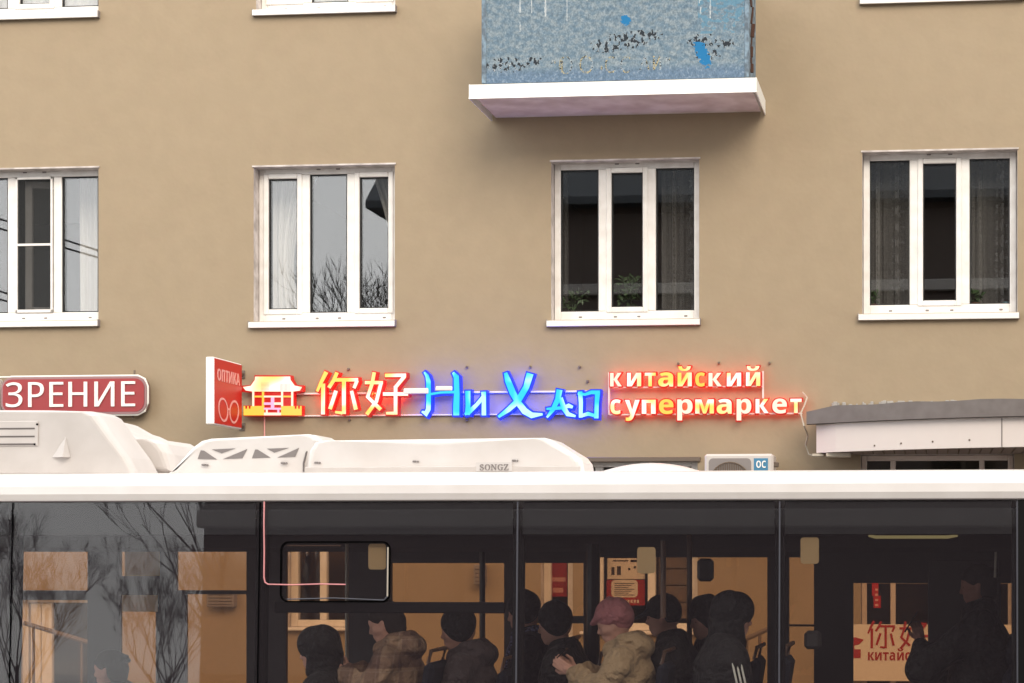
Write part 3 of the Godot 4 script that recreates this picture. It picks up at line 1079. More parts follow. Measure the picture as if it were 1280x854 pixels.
func make_neon_sign():
	var z := 0.1
	var s := thing("neon_sign", "long neon shop sign of red and blue lit letters with a small pagoda", "neon sign", Vector3(-4.764, 3.735, 0))
	# carrying rails
	for e in [[Vector3(-6.29, 3.965, 0.03), Vector3(-3.231, 3.959, 0.03)], [Vector3(-6.273, 3.748, 0.03), Vector3(-3.231, 3.738, 0.03)]]:
		var st := begin()
		box(st, e[0] + Vector3(0, -0.012, -0.026), e[1] + Vector3(0, 0.012, -0.005), 0.004)
		obj("rail", st, "tube_rail", s)
	var st := begin()
	box(st, Vector3(-5.177, 3.942, 0.1), Vector3(-4.929, 3.999, 0.1) + Vector3(0, 0, 0.03), 0.008)
	box(st, Vector3(-4.857, 3.971, 0.1), Vector3(-4.69, 4.016, 0.1) + Vector3(0, 0, 0.03), 0.008)
	each("joint_cover", st, "tube_rail", s)
	# frame of thin bars round the two lines of small letters
	st = begin()
	for e in [[760.5, 466, 762.2, 518], [953, 465, 954.8, 498], [762, 516.6, 1003, 518.2], [762, 483.5, 953, 484.8]]:
		pass
	slab(st, Rect2(-3.161, 3.732, 0.014, 0.408), 0.03, 0.06)
	slab(st, Rect2(-1.659, 3.879, 0.014, 0.262), 0.03, 0.06)
	slab(st, Rect2(-3.147, 3.725, 1.873, 0.013), 0.03, 0.058)
	slab(st, Rect2(-3.147, 3.989, 1.487, 0.011), 0.03, 0.058)
	each("letter_frame", st, "tube_rail", s)
	# pagoda
	var back := begin()
	prism(back, PackedVector2Array([Vector2(-6.804, 3.846), Vector2(-6.712, 3.845), Vector2(-6.712, 3.975), Vector2(-6.823, 3.982), Vector2(-6.823, 4.042), Vector2(-6.739, 4.045), Vector2(-6.693, 4.104), Vector2(-6.693, 4.145), Vector2(-6.32, 4.141), Vector2(-6.312, 4.101), Vector2(-6.278, 4.045), Vector2(-6.198, 4.041), Vector2(-6.202, 3.978), Vector2(-6.289, 3.971), Vector2(-6.289, 3.842), Vector2(-6.204, 3.842), Vector2(-6.204, 3.738), Vector2(-6.809, 3.743)]), 0.015, 0.085)
	var pag := obj("pagoda", back, "red_side", s)
	var face_parts := [PackedVector2Array([Vector2(-6.682, 4.13), Vector2(-6.328, 4.127), Vector2(-6.325, 4.095), Vector2(-6.282, 4.037), Vector2(-6.209, 4.023), Vector2(-6.229, 3.988), Vector2(-6.301, 3.979), Vector2(-6.712, 3.983), Vector2(-6.777, 3.993), Vector2(-6.807, 4.028), Vector2(-6.727, 4.039), Vector2(-6.685, 4.098)]),
		PackedVector2Array([Vector2(-6.712, 3.984), Vector2(-6.694, 3.984), Vector2(-6.694, 3.836), Vector2(-6.712, 3.837)]), PackedVector2Array([Vector2(-6.613, 3.984), Vector2(-6.593, 3.983), Vector2(-6.593, 3.836), Vector2(-6.613, 3.836)]), PackedVector2Array([Vector2(-6.418, 3.982), Vector2(-6.4, 3.982), Vector2(-6.4, 3.834), Vector2(-6.418, 3.834)]), PackedVector2Array([Vector2(-6.316, 3.981), Vector2(-6.297, 3.981), Vector2(-6.297, 3.833), Vector2(-6.316, 3.834)]),
		PackedVector2Array([Vector2(-6.694, 3.941), Vector2(-6.613, 3.941), Vector2(-6.613, 3.924), Vector2(-6.694, 3.925)]), PackedVector2Array([Vector2(-6.593, 3.941), Vector2(-6.418, 3.939), Vector2(-6.418, 3.923), Vector2(-6.593, 3.924)]), PackedVector2Array([Vector2(-6.4, 3.939), Vector2(-6.316, 3.938), Vector2(-6.316, 3.922), Vector2(-6.4, 3.923)]),
		PackedVector2Array([Vector2(-6.522, 3.924), Vector2(-6.49, 3.923), Vector2(-6.49, 3.802), Vector2(-6.522, 3.803)]), PackedVector2Array([Vector2(-6.593, 3.874), Vector2(-6.522, 3.873), Vector2(-6.522, 3.85), Vector2(-6.593, 3.85)]), PackedVector2Array([Vector2(-6.49, 3.873), Vector2(-6.418, 3.873), Vector2(-6.418, 3.849), Vector2(-6.49, 3.85)]),
		PackedVector2Array([Vector2(-6.593, 3.822), Vector2(-6.522, 3.821), Vector2(-6.522, 3.803), Vector2(-6.593, 3.803)]), PackedVector2Array([Vector2(-6.49, 3.821), Vector2(-6.418, 3.82), Vector2(-6.418, 3.802), Vector2(-6.49, 3.802)]),
		PackedVector2Array([Vector2(-6.8, 3.84), Vector2(-6.787, 3.84), Vector2(-6.784, 3.812), Vector2(-6.764, 3.812), Vector2(-6.761, 3.84), Vector2(-6.752, 3.84), Vector2(-6.749, 3.812), Vector2(-6.729, 3.812), Vector2(-6.726, 3.84), Vector2(-6.592, 3.839), Vector2(-6.592, 3.747), Vector2(-6.8, 3.748)]), PackedVector2Array([Vector2(-6.418, 3.837), Vector2(-6.284, 3.836), Vector2(-6.281, 3.808), Vector2(-6.262, 3.808), Vector2(-6.259, 3.836), Vector2(-6.25, 3.836), Vector2(-6.246, 3.808), Vector2(-6.228, 3.808), Vector2(-6.225, 3.836), Vector2(-6.212, 3.836), Vector2(-6.212, 3.744), Vector2(-6.418, 3.746)]),
		PackedVector2Array([Vector2(-6.592, 3.774), Vector2(-6.418, 3.772), Vector2(-6.418, 3.746), Vector2(-6.592, 3.747)]), PackedVector2Array([Vector2(-6.573, 3.803), Vector2(-6.557, 3.803), Vector2(-6.557, 3.773), Vector2(-6.573, 3.773)]), PackedVector2Array([Vector2(-6.456, 3.802), Vector2(-6.439, 3.802), Vector2(-6.439, 3.772), Vector2(-6.456, 3.773)])]
	var i := 0
	for p in face_parts:
		st = begin()
		prism(st, p, 0.088, 0.098)
		obj("roof_face" if i == 0 else "lattice_face", st, ["lilac_face", "white_face", "yellow_face", "white_face", "white_face", "yellow_face", "white_face", "yellow_face", "lilac_face", "lilac_face", "white_face", "lilac_face", "lilac_face", "yellow_face", "yellow_face", "white_face", "white_face", "lilac_face"][i] if i > 0 else "warm_face", pag)
		i += 1
	st = begin()
	for k in 7:
		slab(st, Rect2(-6.622 + 0.0 * k, 3.986 + k * 0.013, 0.085, 0.003), 0.0985, 0.1)
	for k in 8:
		slab(st, Rect2(-6.427 + k * 0.013, 3.986, 0.003, 0.07), 0.0985, 0.1)
	each("roof_line", st, "ac_grille", pag)
	st = begin()
	tube(st, [Vector3(-6.615, 3.755, 0.02), Vector3(-6.615, 3.43, 0.02), Vector3(-6.614, 2.796, 0.02)], 0.007, 6)
	obj("feed_cable", st, "print_pink", s)
	# the two Chinese characters
	var ni := [[Vector3(-5.954, 4.168, 0.021), Vector3(-6.006, 4.067, 0.018), Vector3(-6.048, 3.975, 0.013)], [Vector3(-5.986, 4.053, 0.02), Vector3(-5.988, 3.749, 0.02)], [Vector3(-5.845, 4.162, 0.018), Vector3(-5.88, 4.083, 0.018), Vector3(-5.928, 4.011, 0.018)], [Vector3(-5.882, 4.088, 0.018), Vector3(-5.633, 4.088, 0.018)], [Vector3(-5.642, 4.081, 0.018), Vector3(-5.675, 4.004, 0.016)], [Vector3(-5.776, 4.074, 0.019), Vector3(-5.776, 3.752, 0.019)], [Vector3(-5.792, 3.762, 0.016), Vector3(-5.863, 3.772, 0.013)], [Vector3(-5.854, 3.982, 0.018), Vector3(-5.916, 3.8, 0.018)], [Vector3(-5.698, 3.979, 0.016), Vector3(-5.654, 3.794, 0.019)]]
	var hao := [[Vector3(-5.472, 4.161, 0.018), Vector3(-5.494, 4.046, 0.018), Vector3(-5.538, 3.919, 0.017), Vector3(-5.406, 3.792, 0.019)], [Vector3(-5.402, 4.058, 0.018), Vector3(-5.45, 3.874, 0.018), Vector3(-5.549, 3.746, 0.019)], [Vector3(-5.566, 4.059, 0.017), Vector3(-5.384, 4.057, 0.017)], [Vector3(-5.364, 4.128, 0.018), Vector3(-5.152, 4.127, 0.018)], [Vector3(-5.165, 4.118, 0.018), Vector3(-5.253, 4.016, 0.018)], [Vector3(-5.257, 4.026, 0.018), Vector3(-5.257, 3.742, 0.018)], [Vector3(-5.273, 3.757, 0.016), Vector3(-5.352, 3.757, 0.014)], [Vector3(-5.382, 3.945, 0.018), Vector3(-5.132, 3.943, 0.018)]]
	nihao = [ni, hao]
	letter(s, ni, "red_side", "warm_face")
	letter(s, hao, "red_side", "warm_face")
	# the brush-written blue word
	var blue := [
		[[Vector3(-4.974, 4.157, 0.009), Vector3(-4.946, 4.122, 0.017), Vector3(-4.931, 4.066, 0.023), Vector3(-4.929, 3.878, 0.023), Vector3(-4.932, 3.793, 0.024), Vector3(-4.957, 3.748, 0.021), Vector3(-4.999, 3.772, 0.009)], [Vector3(-4.686, 4.151, 0.012), Vector3(-4.653, 4.107, 0.026), Vector3(-4.648, 3.936, 0.028), Vector3(-4.653, 3.825, 0.031), Vector3(-4.653, 3.731, 0.03)], [Vector3(-4.918, 3.94, 0.012), Vector3(-4.808, 3.956, 0.011), Vector3(-4.669, 3.96, 0.013)]],
		[[Vector3(-4.538, 3.971, 0.026), Vector3(-4.536, 3.824, 0.024), Vector3(-4.542, 3.734, 0.026)], [Vector3(-4.568, 3.739, 0.012), Vector3(-4.521, 3.768, 0.023), Vector3(-4.451, 3.832, 0.019), Vector3(-4.373, 3.921, 0.021)], [Vector3(-4.381, 3.961, 0.024), Vector3(-4.378, 3.891, 0.021), Vector3(-4.378, 3.729, 0.023)]],
		[[Vector3(-4.165, 4.144, 0.017), Vector3(-4.141, 4.066, 0.03), Vector3(-4.094, 3.949, 0.032), Vector3(-4.03, 3.84, 0.03), Vector3(-3.975, 3.769, 0.033), Vector3(-3.904, 3.726, 0.028), Vector3(-3.797, 3.737, 0.011)], [Vector3(-3.92, 4.134, 0.035), Vector3(-3.959, 4.002, 0.03), Vector3(-4.038, 3.871, 0.03), Vector3(-4.133, 3.786, 0.025), Vector3(-4.236, 3.713, 0.013)]],
		[[Vector3(-3.63, 3.974, 0.03), Vector3(-3.648, 3.878, 0.027), Vector3(-3.7, 3.776, 0.021), Vector3(-3.756, 3.704, 0.01)], [Vector3(-3.622, 3.894, 0.024), Vector3(-3.588, 3.795, 0.026), Vector3(-3.548, 3.735, 0.022), Vector3(-3.472, 3.715, 0.011)], [Vector3(-3.76, 3.788, 0.01), Vector3(-3.684, 3.792, 0.016), Vector3(-3.588, 3.799, 0.016), Vector3(-3.54, 3.818, 0.021), Vector3(-3.499, 3.802, 0.014)]],
		[[Vector3(-3.428, 3.955, 0.022), Vector3(-3.42, 3.845, 0.021), Vector3(-3.422, 3.701, 0.019)], [Vector3(-3.451, 3.938, 0.014), Vector3(-3.381, 3.925, 0.013), Vector3(-3.317, 3.946, 0.018), Vector3(-3.233, 3.942, 0.021)], [Vector3(-3.256, 3.946, 0.025), Vector3(-3.264, 3.843, 0.021), Vector3(-3.269, 3.692, 0.022)], [Vector3(-3.436, 3.712, 0.014), Vector3(-3.349, 3.738, 0.019), Vector3(-3.293, 3.722, 0.016), Vector3(-3.255, 3.71, 0.013)]]]
	for l in blue:
		letter(s, l, "blue_side", "cold_face", 0.02, 0.10, "letter", 0.014)
	# two lines of small letters
	var inks := [[Rect2(-3.135, 4.002, 0.115, 0.131), Rect2(-2.969, 4.001, 0.137, 0.131), Rect2(-2.796, 4, 0.106, 0.131), Rect2(-2.665, 3.996, 0.145, 0.137), Rect2(-2.476, 3.997, 0.137, 0.193), Rect2(-2.304, 3.993, 0.093, 0.136), Rect2(-2.175, 3.994, 0.129, 0.13), Rect2(-1.998, 3.993, 0.138, 0.13), Rect2(-1.813, 3.994, 0.138, 0.192)],
		[Rect2(-3.132, 3.732, 0.1, 0.144), Rect2(-2.99, 3.667, 0.144, 0.203), Rect2(-2.825, 3.734, 0.135, 0.136), Rect2(-2.657, 3.73, 0.14, 0.144), Rect2(-2.479, 3.668, 0.148, 0.205), Rect2(-2.304, 3.733, 0.18, 0.136), Rect2(-2.096, 3.729, 0.144, 0.143), Rect2(-1.903, 3.664, 0.141, 0.208), Rect2(-1.72, 3.732, 0.127, 0.137), Rect2(-1.558, 3.728, 0.139, 0.143), Rect2(-1.385, 3.731, 0.108, 0.137)]]
	var words := ["китайский", "супермаркет"]
	var tone := ["white_face", "warm_face", "warm_face", "warm_face", "warm_face", "yellow_face", "white_face", "warm_face", "warm_face", "white_face", "warm_face"]
	for w in 2:
		for k in words[w].length():
			var q: Rect2 = inks[w][k]
			var side := lettering("letter", words[w][k], q.grow(0.011), 0.02, 0.075, "red_side", s)
			var o := lettering("letter_face", words[w][k], q, 0.096, 0.006, tone[(k + w * 2) % 11], s)
			s.remove_child(o)
			side.add_child(o, true)
			o.transform = side.transform.affine_inverse() * o.transform
	# the lamps in the letters, which light the plaster round them
	var red := Color(1.0, 0.22, 0.08)
	for p in [Vector3(-6.651, 3.88, 0.045), Vector3(-6.39, 3.878, 0.045), Vector3(-5.984, 3.898, 0.045), Vector3(-5.781, 3.96, 0.045), Vector3(-5.475, 3.941, 0.045), Vector3(-5.265, 3.94, 0.045)]:
		lamp_behind(s, p, red, 0.014)
	for w in inks:
		for q in w:
			lamp_behind(s, Vector3(q.get_center().x, q.get_center().y, 0.045), red, 0.0065)
	for p in [Vector3(-4.952, 4.031, 0.045), Vector3(-4.944, 3.827, 0.045), Vector3(-4.664, 4.029, 0.045), Vector3(-4.664, 3.825, 0.045), Vector3(-4.528, 3.863, 0.045), Vector3(-4.401, 3.862, 0.045), Vector3(-4.114, 4.008, 0.045), Vector3(-4.051, 3.867, 0.045), Vector3(-3.94, 3.773, 0.045), Vector3(-3.979, 4.039, 0.045), Vector3(-4.194, 3.759, 0.045), Vector3(-3.654, 3.911, 0.045), Vector3(-3.686, 3.763, 0.045), Vector3(-3.552, 3.786, 0.045), Vector3(-3.425, 3.831, 0.045), Vector3(-3.268, 3.83, 0.045)]:
		lamp_behind(s, p, Color(0.1, 0.26, 1.0), 0.017)

# ---------------------------------------------------------------- the two red signs on the left

func make_signs():
	var s := thing("sign_board", "long red sign board with white lettering and rounded ends, above the bus", "sign", Vector3(-8.593, 3.802, 0))
	var r: Rect2 = Rect2(-9.294, 3.769, 1.509, 0.374)
	var st := begin()
	prism(st, rounded(r, 0.115), 0.03, 0.12)
	obj("box", st, "sign_trim", s)
	st = begin()
	prism(st, rounded(r.grow(-0.022), 0.095), 0.121, 0.127)
	obj("red_face", st, "sign_red", s)
	lettering("lettering", "ЗРЕНИЕ", Rect2(-9.234, 3.844, 1.339, 0.247), 0.128, 0.012, "sign_white", s, false)
	st = begin()
	var tp: Rect2 = r.grow(0.006)
	tube(st, [Vector3(tp.position.x + 0.1, tp.end.y, 0.10), Vector3(tp.end.x - 0.1, tp.end.y, 0.10), Vector3(tp.end.x - 0.03, tp.end.y - 0.035, 0.10), Vector3(tp.end.x, tp.end.y - 0.11, 0.10), Vector3(tp.end.x, tp.position.y + 0.11, 0.10), Vector3(tp.end.x - 0.03, tp.position.y + 0.035, 0.10), Vector3(tp.end.x - 0.1, tp.position.y, 0.10), Vector3(tp.position.x + 0.1, tp.position.y, 0.10)], 0.012, 8)
	obj("edge_tube", st, "sill_metal", s)
	st = begin()
	box(st, Vector3(-9.827, 4.139, 0.08), Vector3(-8.947, 4.155, 0.08) + Vector3(0, 0, 0.03), 0.004)
	obj("top_strip", st, "sill_metal", s)
	for v in [466, 519.5]:
		pass
	st = begin()
	tube(st, [Vector3(-7.934, 4.207, 0.06), Vector3(-7.934, 4.12, 0.06)], 0.010, 8)
	tube(st, [Vector3(-7.951, 3.801, 0.06), Vector3(-7.951, 3.73, 0.06)], 0.010, 8)
	each("bolt", st, "bracket", s)
	var t := thing("sign_board", "white panel left of the red lettered sign board, at the picture edge", "sign", Vector3(-9.702, 3.811, 0))
	st = begin()
	prism(st, rounded(Rect2(-10.491, 3.78, 1.171, 0.353), 0.03), 0.03, 0.11)
	obj("panel", st, "sign_white", t)
	# projecting optician's sign
	var p := thing("projecting_sign", "red and white sign sticking out from the wall with a drawing of spectacles", "sign", Vector3(-6.872, 3.655, 0))
	var x: float = -6.849
	var y1: float = 4.25
	var y0: float = 3.61
	st = begin()
	box(st, Vector3(x - 0.04, y0, 0.12), Vector3(x + 0.04, y1, 0.84), 0.008)
	obj("box", st, "sign_white", p)
	st = begin()
	box(st, Vector3(x + 0.041, y0 + 0.012, 0.135), Vector3(x + 0.046, y1 - 0.012, 0.825))
	obj("red_face", st, "sign_red_bright", p)
	# what is on the red face: its own x runs from the near edge towards the wall
	XF = Transform3D(Basis(Vector3(0, 0, -1), Vector3(0, 1, 0), Vector3(1, 0, 0)), Vector3(x + 0.0, 0, 0))
	st = begin()
	for k in 2:
		var c := Vector2(-0.62 + 0.28 * k, lerpf(y0, y1, 0.24))
		var ring := []
		for i in 25:
			var a := TAU * i / 24.0
			ring.append(Vector3(c.x + 0.125 * cos(a), c.y + 0.115 * sin(a) - 0.015 * cos(a) * (1 if k == 0 else -1), 0.012))
		for i in 24:
			var q: Vector3 = ring[i]
			var u: Vector3 = ring[i + 1]
			prism(st, PackedVector2Array([Vector2(q.x, q.y), Vector2(u.x, u.y), Vector2(lerpf(c.x, u.x, 0.82), lerpf(c.y, u.y, 0.82)), Vector2(lerpf(c.x, q.x, 0.82), lerpf(c.y, q.y, 0.82))]), 0.0465, 0.049)
	prism(st, PackedVector2Array([Vector2(-0.51, lerpf(y0, y1, 0.25)), Vector2(-0.45, lerpf(y0, y1, 0.25)), Vector2(-0.45, lerpf(y0, y1, 0.28)), Vector2(-0.51, lerpf(y0, y1, 0.28))]), 0.0465, 0.0485)
	obj("spectacles", st, "print_pink", p)
	XF = Transform3D()
	var lt := lettering("lettering", "ОПТИКА", Rect2(0, 0, 0.58, 0.115), 0.0, 0.003, "print_pink", p, true)
	var tr := lt.transform
	lt.transform = Transform3D(Basis(Vector3.UP, PI / 2), Vector3(x + 0.0465, lerpf(y0, y1, 0.66), 0.77) - p.position) * Transform3D(tr.basis, tr.origin + p.position)
	st = begin()
	for y in [y1 - 0.09, y0 + 0.03]:
		box(st, Vector3(x - 0.015, y - 0.015, 0.001), Vector3(x + 0.015, y + 0.015, 0.12), 0.004)
		box(st, Vector3(x - 0.03, y - 0.04, 0.001), Vector3(x + 0.03, y + 0.04, 0.012), 0.003)
	each("bracket", st, "bracket", p)

# ---------------------------------------------------------------- things at street level, most seen through the bus

func make_ground_floor_things():
	# outdoor unit of the air conditioner
	var a := thing("air_conditioner", "white outdoor unit of an air conditioner on the wall behind the bus", "air conditioner", Vector3(-1.889, 2.864, 0))
	var r: Rect2 = Rect2(-2.175, 2.808, 0.654, 0.518)
	var st := begin()
	slab(st, r, 0.1, 0.42, 0.02)
	obj("casing", st, "ac_white", a)
	var g: Rect2 = Rect2(-2.134, 2.831, 0.403, 0.453)
	st = begin()
	prism(st, rounded(g, 0.04), 0.415, 0.425)
	obj("fan_opening", st, "ac_grille", a)
	st = begin()
	var c := g.get_center()
	for k in range(-8, 9):
		var dx := k * 0.021
		var hh := sqrt(maxf(0.0, 0.19 * 0.19 - dx * dx))
		if hh > 0.02:
			box(st, Vector3(c.x + dx - 0.004, c.y - hh, 0.43), Vector3(c.x + dx + 0.004, c.y + hh, 0.437))
	var hoop := []
	for i in 25:
		hoop.append(Vector3(c.x + 0.19 * cos(TAU * i / 24.0), c.y + 0.19 * sin(TAU * i / 24.0), 0.434))
	tube(st, hoop, 0.006, 5)
	each("grille", st, "blind", a)
	st = begin()
	slab(st, Rect2(-1.705, 3.155, 0.133, 0.128), 0.42, 0.424)
	obj("badge", st, "ac_blue", a)
	lettering("emblem", "OC", Rect2(-1.682, 3.192, 0.091, 0.068), 0.4245, 0.004, "sign_white", a)
	st = begin()
	box(st, Vector3(-1.53, 3.25, 0.3), Vector3(-1.479, 3.202, 0.36), 0.006)
	box(st, Vector3(r.position.x + 0.1, r.position.y - 0.03, 0.0), Vector3(r.position.x + 0.14, r.position.y, 0.42))
	box(st, Vector3(r.end.x - 0.14, r.position.y - 0.03, 0.0), Vector3(r.end.x - 0.1, r.position.y, 0.42))
	box(st, Vector3(r.position.x + 0.1, r.position.y - 0.35, 0.0), Vector3(r.position.x + 0.14, r.position.y - 0.03, 0.03))
	box(st, Vector3(r.end.x - 0.14, r.position.y - 0.35, 0.0), Vector3(r.end.x - 0.1, r.position.y - 0.03, 0.03))
	each("bracket", st, "bracket", a)
	# notice with pictures and a red and white placard in the window
	var n := thing("notice", "yellowed notice with small pictures in the white framed window behind the bus", "notice", Vector3(-3.056, 2.132, -0.24))
	st = begin()
	slab(st, Rect2(-3.222, 2.132, 0.375, 0.205), -0.243, -0.24)
	obj("sheet", st, "poster_white", n)
	st = begin()
	for e in [Rect2(-3.182, 2.171, 0.032, 0.079), Rect2(-3.126, 2.171, 0.04, 0.087), Rect2(-3.015, 2.219, 0.024, 0.024), Rect2(-2.959, 2.235, 0.024, 0.024), Rect2(-2.927, 2.219, 0.024, 0.016), Rect2(-3.166, 2.305, 0.152, 0.012), Rect2(-2.991, 2.298, 0.096, 0.024)]:
		slab(st, e, -0.24, -0.2385)
	each("picture", st, "ink", n)
	var p := thing("placard", "red placard with a white panel of text in the white framed window behind the bus", "placard", Vector3(-3.056, 1.927, -0.24))
	st = begin()
	slab(st, Rect2(-3.23, 1.872, 0.383, 0.252), -0.243, -0.24)
	obj("board", st, "poster_red", p)
	st = begin()
	prism(st, rounded(Rect2(-3.182, 1.951, 0.263, 0.173), 0.04), -0.24, -0.238)
	obj("text_panel", st, "poster_white", p)
	st = begin()
	for i in 7:
		box(st, Vector3(-3.15, 2.085 - i * 0.019, -0.238), Vector3(-2.951 - 0.03 * (i % 3), 2.085 - i * 0.019 + 0.007, -0.237))
	each("text_line", st, "ink", p)
	st = begin()
	for i in 9:
		var x: float = -3.174 + i * 0.031
		box(st, Vector3(x, 1.896, -0.24), Vector3(x + 0.018, 1.927, -0.238))
	each("letter_row", st, "poster_white", p)
	var q := thing("poster", "dark red poster in the narrow window seen through the bus", "poster", Vector3(-3.656, 1.965, -0.24))
	st = begin()
	slab(st, Rect2(-3.791, 1.957, 0.169, 0.332), -0.243, -0.24)
	obj("sheet", st, "poster_red", q)
	st = begin()
	slab(st, Rect2(-3.775, 2.107, 0.136, 0.04), -0.24, -0.238)
	slab(st, Rect2(-3.767, 1.997, 0.104, 0.047), -0.24, -0.238)
	each("print", st, "print_pink", q)
	# vent boxes on the wall
	for e in [[Rect2(-7.177, 1.854, 0.278, 0.158), "dark louvred vent box on the wall, left of the little window"], [Rect2(-4.483, 2.08, 0.111, 0.195), "small dark meter box on the plain wall seen through the bus"]]:
		var b := thing("wall_box", e[1], "wall box", Vector3(e[0].get_center().x, e[0].position.y, 0))
		st = begin()
		slab(st, e[0], 0.002, 0.1, 0.008)
		obj("casing", st, "ac_grille", b)
		st = begin()
		for i in 4:
			var y: float = lerpf(e[0].position.y, e[0].end.y, 0.15 + 0.2 * i)
			box(st, Vector3(e[0].position.x + 0.015, y, 0.1), Vector3(e[0].end.x - 0.015, y + 0.012, 0.108), 0.003)
		each("louvre", st, "bracket", b)
	# banner beside the entrance
	var f := thing("banner", "white banner with red Chinese characters and lettering at the entrance, seen through the bus", "banner", Vector3(-0.071, 1.34, 0.2))
	st = begin()
	slab(st, Rect2(-0.979, 1.175, 1.867, 0.537), 0.2, 0.206)
	obj("sheet", st, "poster_white", f)
	st = begin()
	var i := 0
	for ch in nihao:
		for k in ch:
			var q2 := []
			for v in k:
				q2.append(Vector3((v.x - nihao[0][1][0].x) * 0.62 + -0.6, (v.y - nihao[0][1][0].y) * 0.62 + 1.672, v.z * 0.62))
			prism(st, stroke_outline(q2), 0.206, 0.2085 + 0.0005 * i)
			i += 1
	obj("characters", st, "poster_red", f)
	lettering("lettering", "китайский", Rect2(-0.638, 1.37, 0.627, 0.114), 0.2062, 0.003, "poster_red", f)
	lettering("lettering", "супермаркет", Rect2(0.019, 1.351, 0.824, 0.136), 0.2062, 0.003, "poster_red", f)
	st = begin()
	prism(st, PackedVector2Array([Vector2(-0.964, 1.503), Vector2(-0.903, 1.587), Vector2(-0.751, 1.588), Vector2(-0.676, 1.565), Vector2(-0.721, 1.519), Vector2(-0.767, 1.512), Vector2(-0.767, 1.474), Vector2(-0.706, 1.474), Vector2(-0.706, 1.39), Vector2(-0.949, 1.389)]), 0.206, 0.209)
	obj("pagoda_print", st, "poster_red", f)
	var sb := thing("small_sign", "narrow red sign in the dark glass of the entrance door", "sign", Vector3(-0.58, 1.859, -0.1))
	st = begin()
	slab(st, Rect2(-0.611, 1.975, 0.062, 0.124), -0.118, -0.112)
	slab(st, Rect2(-0.595, 1.859, 0.069, 0.116), -0.118, -0.112)
	obj("board", st, "sign_red_bright", sb)
	st = begin()
	for k in 4:
		slab(st, Rect2(-0.58, 1.875 + 0.05 * k, 0.03, 0.02), -0.112, -0.11)
	each("print", st, "print_pink", sb)
	# stair rails
	for e in [[Vector3(-8.606, 1.725, 1), Vector3(-7.66, 1.456, 1), "grey handrail sloping down before the left shop front", [0.1, 0.6, 0.98]], [Vector3(-1.75, 1.592, 0.9), Vector3(-1.485, 1.711, 0.9), "dark handrail of the entrance steps on the plain wall", [0.1, 0.55, 0.95]]]:
		var h := thing("handrail", e[2], "handrail", Vector3(e[0].x, 0.15, e[0].z))
		st = begin()
		tube(st, [e[0], e[1]], 0.022, 8)
		obj("rail", st, "blind", h)
		for t in e[3]:
			st = begin()
			var b: Vector3 = e[0].lerp(e[1], t)
			tube(st, [b, Vector3(b.x, 0.15, b.z)], 0.014, 8)
			obj("post", st, "blind", h)

# ---------------------------------------------------------------- curtains and plants behind the windows

func curtain(x0: float, x1: float, y0: float, y1: float, z: float, m: String, label: String, waves: float, gather := 0.0):
	var st := begin()
	st.set_smooth_group(0)
	var nx := 60
	var ny := 14
	var at := func(i: int, j: int) -> Vector3:
		var u := float(i) / nx
		var v := float(j) / ny
		var x := lerpf(x0, x1, u)
		if gather != 0.0:
			x = lerpf(x, x0 if gather < 0 else x1, absf(gather) * sin(PI * clampf((1.0 - v) * 0.8, 0, 1)) * (0.8 if (gather < 0) == (u > 0.5) else 0.5))
		return Vector3(x, lerpf(y0, y1, v), z + 0.022 * sin(u * waves * TAU + 0.6 * sin(v * 3.0)) + 0.012 * sin(u * waves * 2.7 * TAU + v))
	for j in ny:
		for i in nx:
			var p := [at.call(i, j), at.call(i + 1, j), at.call(i + 1, j + 1), at.call(i, j + 1)]
			face(st, p, p[0] + Vector3(0, 0, -1))
	tag(obj("curtain", st, m, self, Vector3((x0 + x1) / 2, y0, z)), label, "curtain", "curtains in the windows")

func plant(at: Vector3, h: float, spread: float, leaves: int, label: String, sd: int, leaf := 0.07):
	var g := RandomNumberGenerator.new()
	g.seed = sd
	var t := thing("potted_plant", label, "potted plant", at, "plants on the window ledges")
	var st := begin()
	lathe(st, at, [Vector2(0, 0), Vector2(0.05, 0), Vector2(0.07, 0.10), Vector2(0.076, 0.1), Vector2(0.076, 0.115), Vector2(0.066, 0.115), Vector2(0.0, 0.105)], 14)
	obj("pot", st, "terracotta", t)
	var stems := begin()
	var lv := begin()
	for s in 7:
		var a := TAU * g.randf()
		var tip := at + Vector3(cos(a) * spread * g.randf(), 0.1 + h * (0.5 + 0.5 * g.randf()), sin(a) * spread * 0.35 * g.randf())
		var base := at + Vector3(0, 0.1, 0)
		tube(stems, [base, base.lerp(tip, 0.5) + Vector3(0, 0.02, 0), tip], 0.004, 5)
		for k in leaves:
			var q := base.lerp(tip, 0.25 + 0.75 * g.randf())
			var d := Vector3(g.randf() - 0.5, (g.randf() - 0.35) * 0.8, (g.randf() - 0.5) * 0.7).normalized()
			var w := d.cross(Vector3(g.randf(), 1, g.randf())).normalized()
			var l := leaf * (0.6 + 0.7 * g.randf())
			face(lv, [q, q + d * l * 0.5 + w * l * 0.22, q + d * l + Vector3(0, -l * 0.2, 0), q + d * l * 0.5 - w * l * 0.22], q - Vector3(0, 1, 0))
	obj("stem", stems, "leaf", t)
	var f := obj("foliage", lv, "leaf", t)
	f.set_meta("kind", "stuff")

